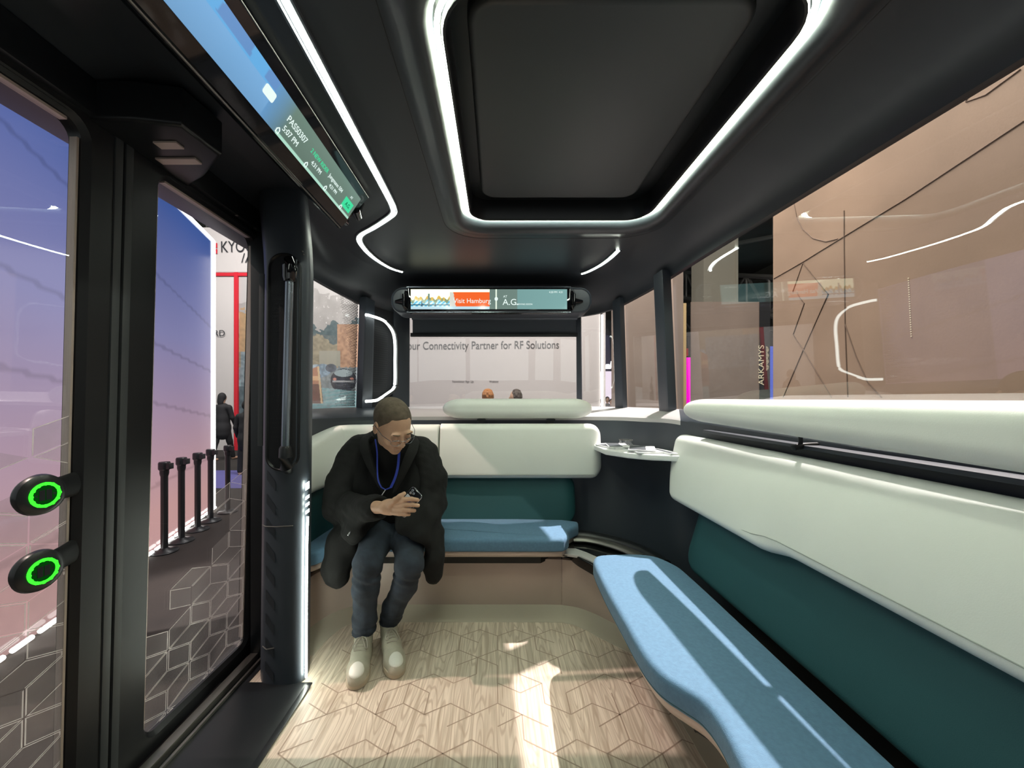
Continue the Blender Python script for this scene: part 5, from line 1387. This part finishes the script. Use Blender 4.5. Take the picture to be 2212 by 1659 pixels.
for (px, h, lb), YY in zip(((1302, 1.6, 'leftmost dark silhouette before the pink stage'), (1312, 1.66, 'tall dark silhouette in the middle of the pink stage'), (1321, 1.58, 'dark silhouette right of the middle before the pink stage'), (1327, 1.62, 'rightmost dark silhouette before the pink stage')), (13.0, 14.4, 13.7, 15.1)):
    p = W(px, 0, YY); walker(lb, p.x, p.y, h, 'blacks', 'blacks', (rr.random()-.5, -1), .05)
# panels right of the shuttle
pb = thing('booth_panel', 'brown panel filling the small right rear window', 'panel', (2.3, 7.3, GZ))
mb = MB(); mb.box(W(1331, 0, 7.2).x, W(1476, 0, 7.2).x, 7.2, 7.5, GZ, 4.2); obj('panel', mb, 'wallb', pb, smooth=False)
mb = MB(); mb.box(W(1476, 0, 7.2).x, W(1482, 0, 7.2).x, 7.19, 7.5, GZ, W(0, 655, 7.2).z); obj('plywood_edge', mb, 'ply', pb, smooth=False)
mg = obj('magenta_light_column', (lambda m: (m.box(W(1482, 0, 9).x, W(1492, 0, 9).x, 9, 9.3, GZ, W(0, 772, 9).z), m)[1])(MB()), 'magenta', smooth=False)
tag(mg, 'glowing magenta light column beyond the window post', 'light column')
mb = MB(); mb.box(W(1484, 0, 9).x, W(1489, 0, 9).x, 9.05, 9.25, W(0, 768, 9).z, W(0, 752, 9).z)
tag(obj('red_lamp', mb, 'red', smooth=False), 'small red lamp on top of the magenta column', 'lamp')
ak = thing('sign_panel', 'brown booth panel with vertical pale lettering on its dark end', 'panel', (4.2, 7.6, GZ))
mb = MB(); mb.box(W(1493, 0, 7.6).x, W(1640, 0, 7.6).x, 7.6, 7.625, GZ, W(0, 652, 7.6).z); obj('panel', mb, 'wallb', ak, smooth=False)
mb = MB(); mb.box(W(1640, 0, 7.6).x, W(1662, 0, 7.6).x, 7.58, 7.62, GZ, W(0, 640, 7.6).z); obj('dark_end', mb, 'blacks', ak, smooth=False)
text('ARKAMYS', .155, W(1650, 832, 7.57), (0, 0, 1), (-1, 0, 0), 'arkt', ak, sx=1.15)
mb = MB()
for i in range(22):
    z = W(0, 800-i*2.4, 7.57).z; w_ = .02+.03*abs(math.sin(i*.6)); x_ = W(1655, 0, 7.57).x; mb.box(x_, x_+w_, 7.565, 7.57, z, z+.009)
obj('sound_bars', mb, 'arkt', ak, smooth=False)
bl = obj('blue_light_strip', (lambda m: (m.box(W(1663, 0, 9.6).x, W(1671, 0, 9.6).x, 9.6, 9.65, GZ, W(0, 748, 9.6).z), m)[1])(MB()), 'blueled', smooth=False)
tag(bl, 'narrow glowing blue strip beside the brown wall edge', 'light strip')
cb = obj('beige_column', (lambda m: (m.box(W(1520, 0, 9.5).x, W(1588, 0, 9.5).x, 9.5, 10.1, GZ, 8.9), m.box(W(1588, 0, 9.5).x, W(1592, 0, 9.5).x, 9.45, 9.6, GZ, 8.9), m)[2])(MB()), 'col', smooth=False)
tag(cb, 'beige hall column behind the brown sign panel', 'column')
# roof trusses
def truss(a, b, h, label):
    a, b = Vector(a), Vector(b); t = thing('roof_truss', label, 'truss', tuple(a)); up_ = Vector((0, 0, h)); n = max(3, int((b-a).length/h))
    mb = MB(); mb.tube([a, b], .07, 6); mb.tube([a+up_, b+up_], .07, 6); obj('chord', mb, 'truss', t)
    mb = MB()
    for i in range(n):
        p = a.lerp(b, i/n); q = a.lerp(b, (i+1)/n); mb.tube([p, q+up_] if i % 2 else [p+up_, q], .045, 6); mb.tube([p, p+up_], .04, 6)
    obj('web', mb, 'truss', t)
truss((3.5, 12.5, 5.4), (12, 11.0, 6.6), 1.1, 'steel roof truss right of the beige column')
truss((4.5, 15.0, 3.6), (13, 17.0, 4.2), 1.2, 'low steel roof truss behind the beige column')
truss((7.0, 9.0, 3.0), (7.6, 19.0, 6.5), 1.0, 'slanting steel truss between column and brown wall')
truss((-14, 14.0, 7.0), (-3, 13.0, 7.0), 1.2, 'steel roof truss above the white booth wall')
truss((-14, 10.5, 7.8), (-2, 10.5, 7.8), 1.1, 'steel roof truss high above the screen wall')
# tall brown wall along the right side with thin groove drawing
bw = thing('brown_wall', 'tall brown booth wall with thin geometric groove lines beside the shuttle', 'booth wall', (3.0, 4.2, GZ))
WX = 3.0
def wp(px, py, d=.003):
    Y = WX*F/(px-CX); return Vector((WX-d, Y, EYE-(py-CY)*Y/F))
ye = WX*F/(1670-CX)
mb = MB(); mb.box(WX, WX+.35, -4, ye, GZ, 4.6); obj('panel', mb, 'wall', bw, smooth=False)
mb = MB()
def gl(pts, r=.0042): mb.tube([wp(*p) for p in pts], r, 6)
gl([(1672, 602), (1733, 567), (1822, 512), (1960, 428), (2212, 262)])
gl([(1716, 440), (1722, 470), (1735, 495), (1757, 515), (1785, 522), (1810, 516)])
gl([(1824, 455), (1824, 520), (1826, 700), (1832, 858)])
gl([(1692, 858), (1736, 755), (1790, 635), (1735, 568), (1713, 630)]); gl([(1736, 755), (1714, 722), (1738, 655), (1722, 632)]); gl([(1736, 755), (1797, 858)])
gl([(1826, 700), (1850, 770), (1875, 825), (1905, 858)])
gl([(2092, 182), (2088, 220), (2130, 205), (2205, 150)])
obj('groove_lines', mb, 'groove', bw, label='thin dark groove lines')
mb = MB()
for i in range(26):
    y = 600+i*5.0; mb.tube([wp(1963+i*.25, y), wp(1963+i*.25, y+2.2)], .004, 5)
obj('light_dots', mb, 'arkt', bw)

# ============================================================ lettering becomes mesh
bpy.context.view_layer.update()
dg = bpy.context.evaluated_depsgraph_get()
for o in [o for o in bpy.data.objects if o.type == 'FONT']:
    me = bpy.data.meshes.new_from_object(o.evaluated_get(dg)); nm = 'lettering'
    n = bpy.data.objects.new(nm, me); COL.objects.link(n); n.parent = o.parent; n.matrix_local = o.matrix_local.copy()
    bpy.data.objects.remove(o, do_unlink=True)
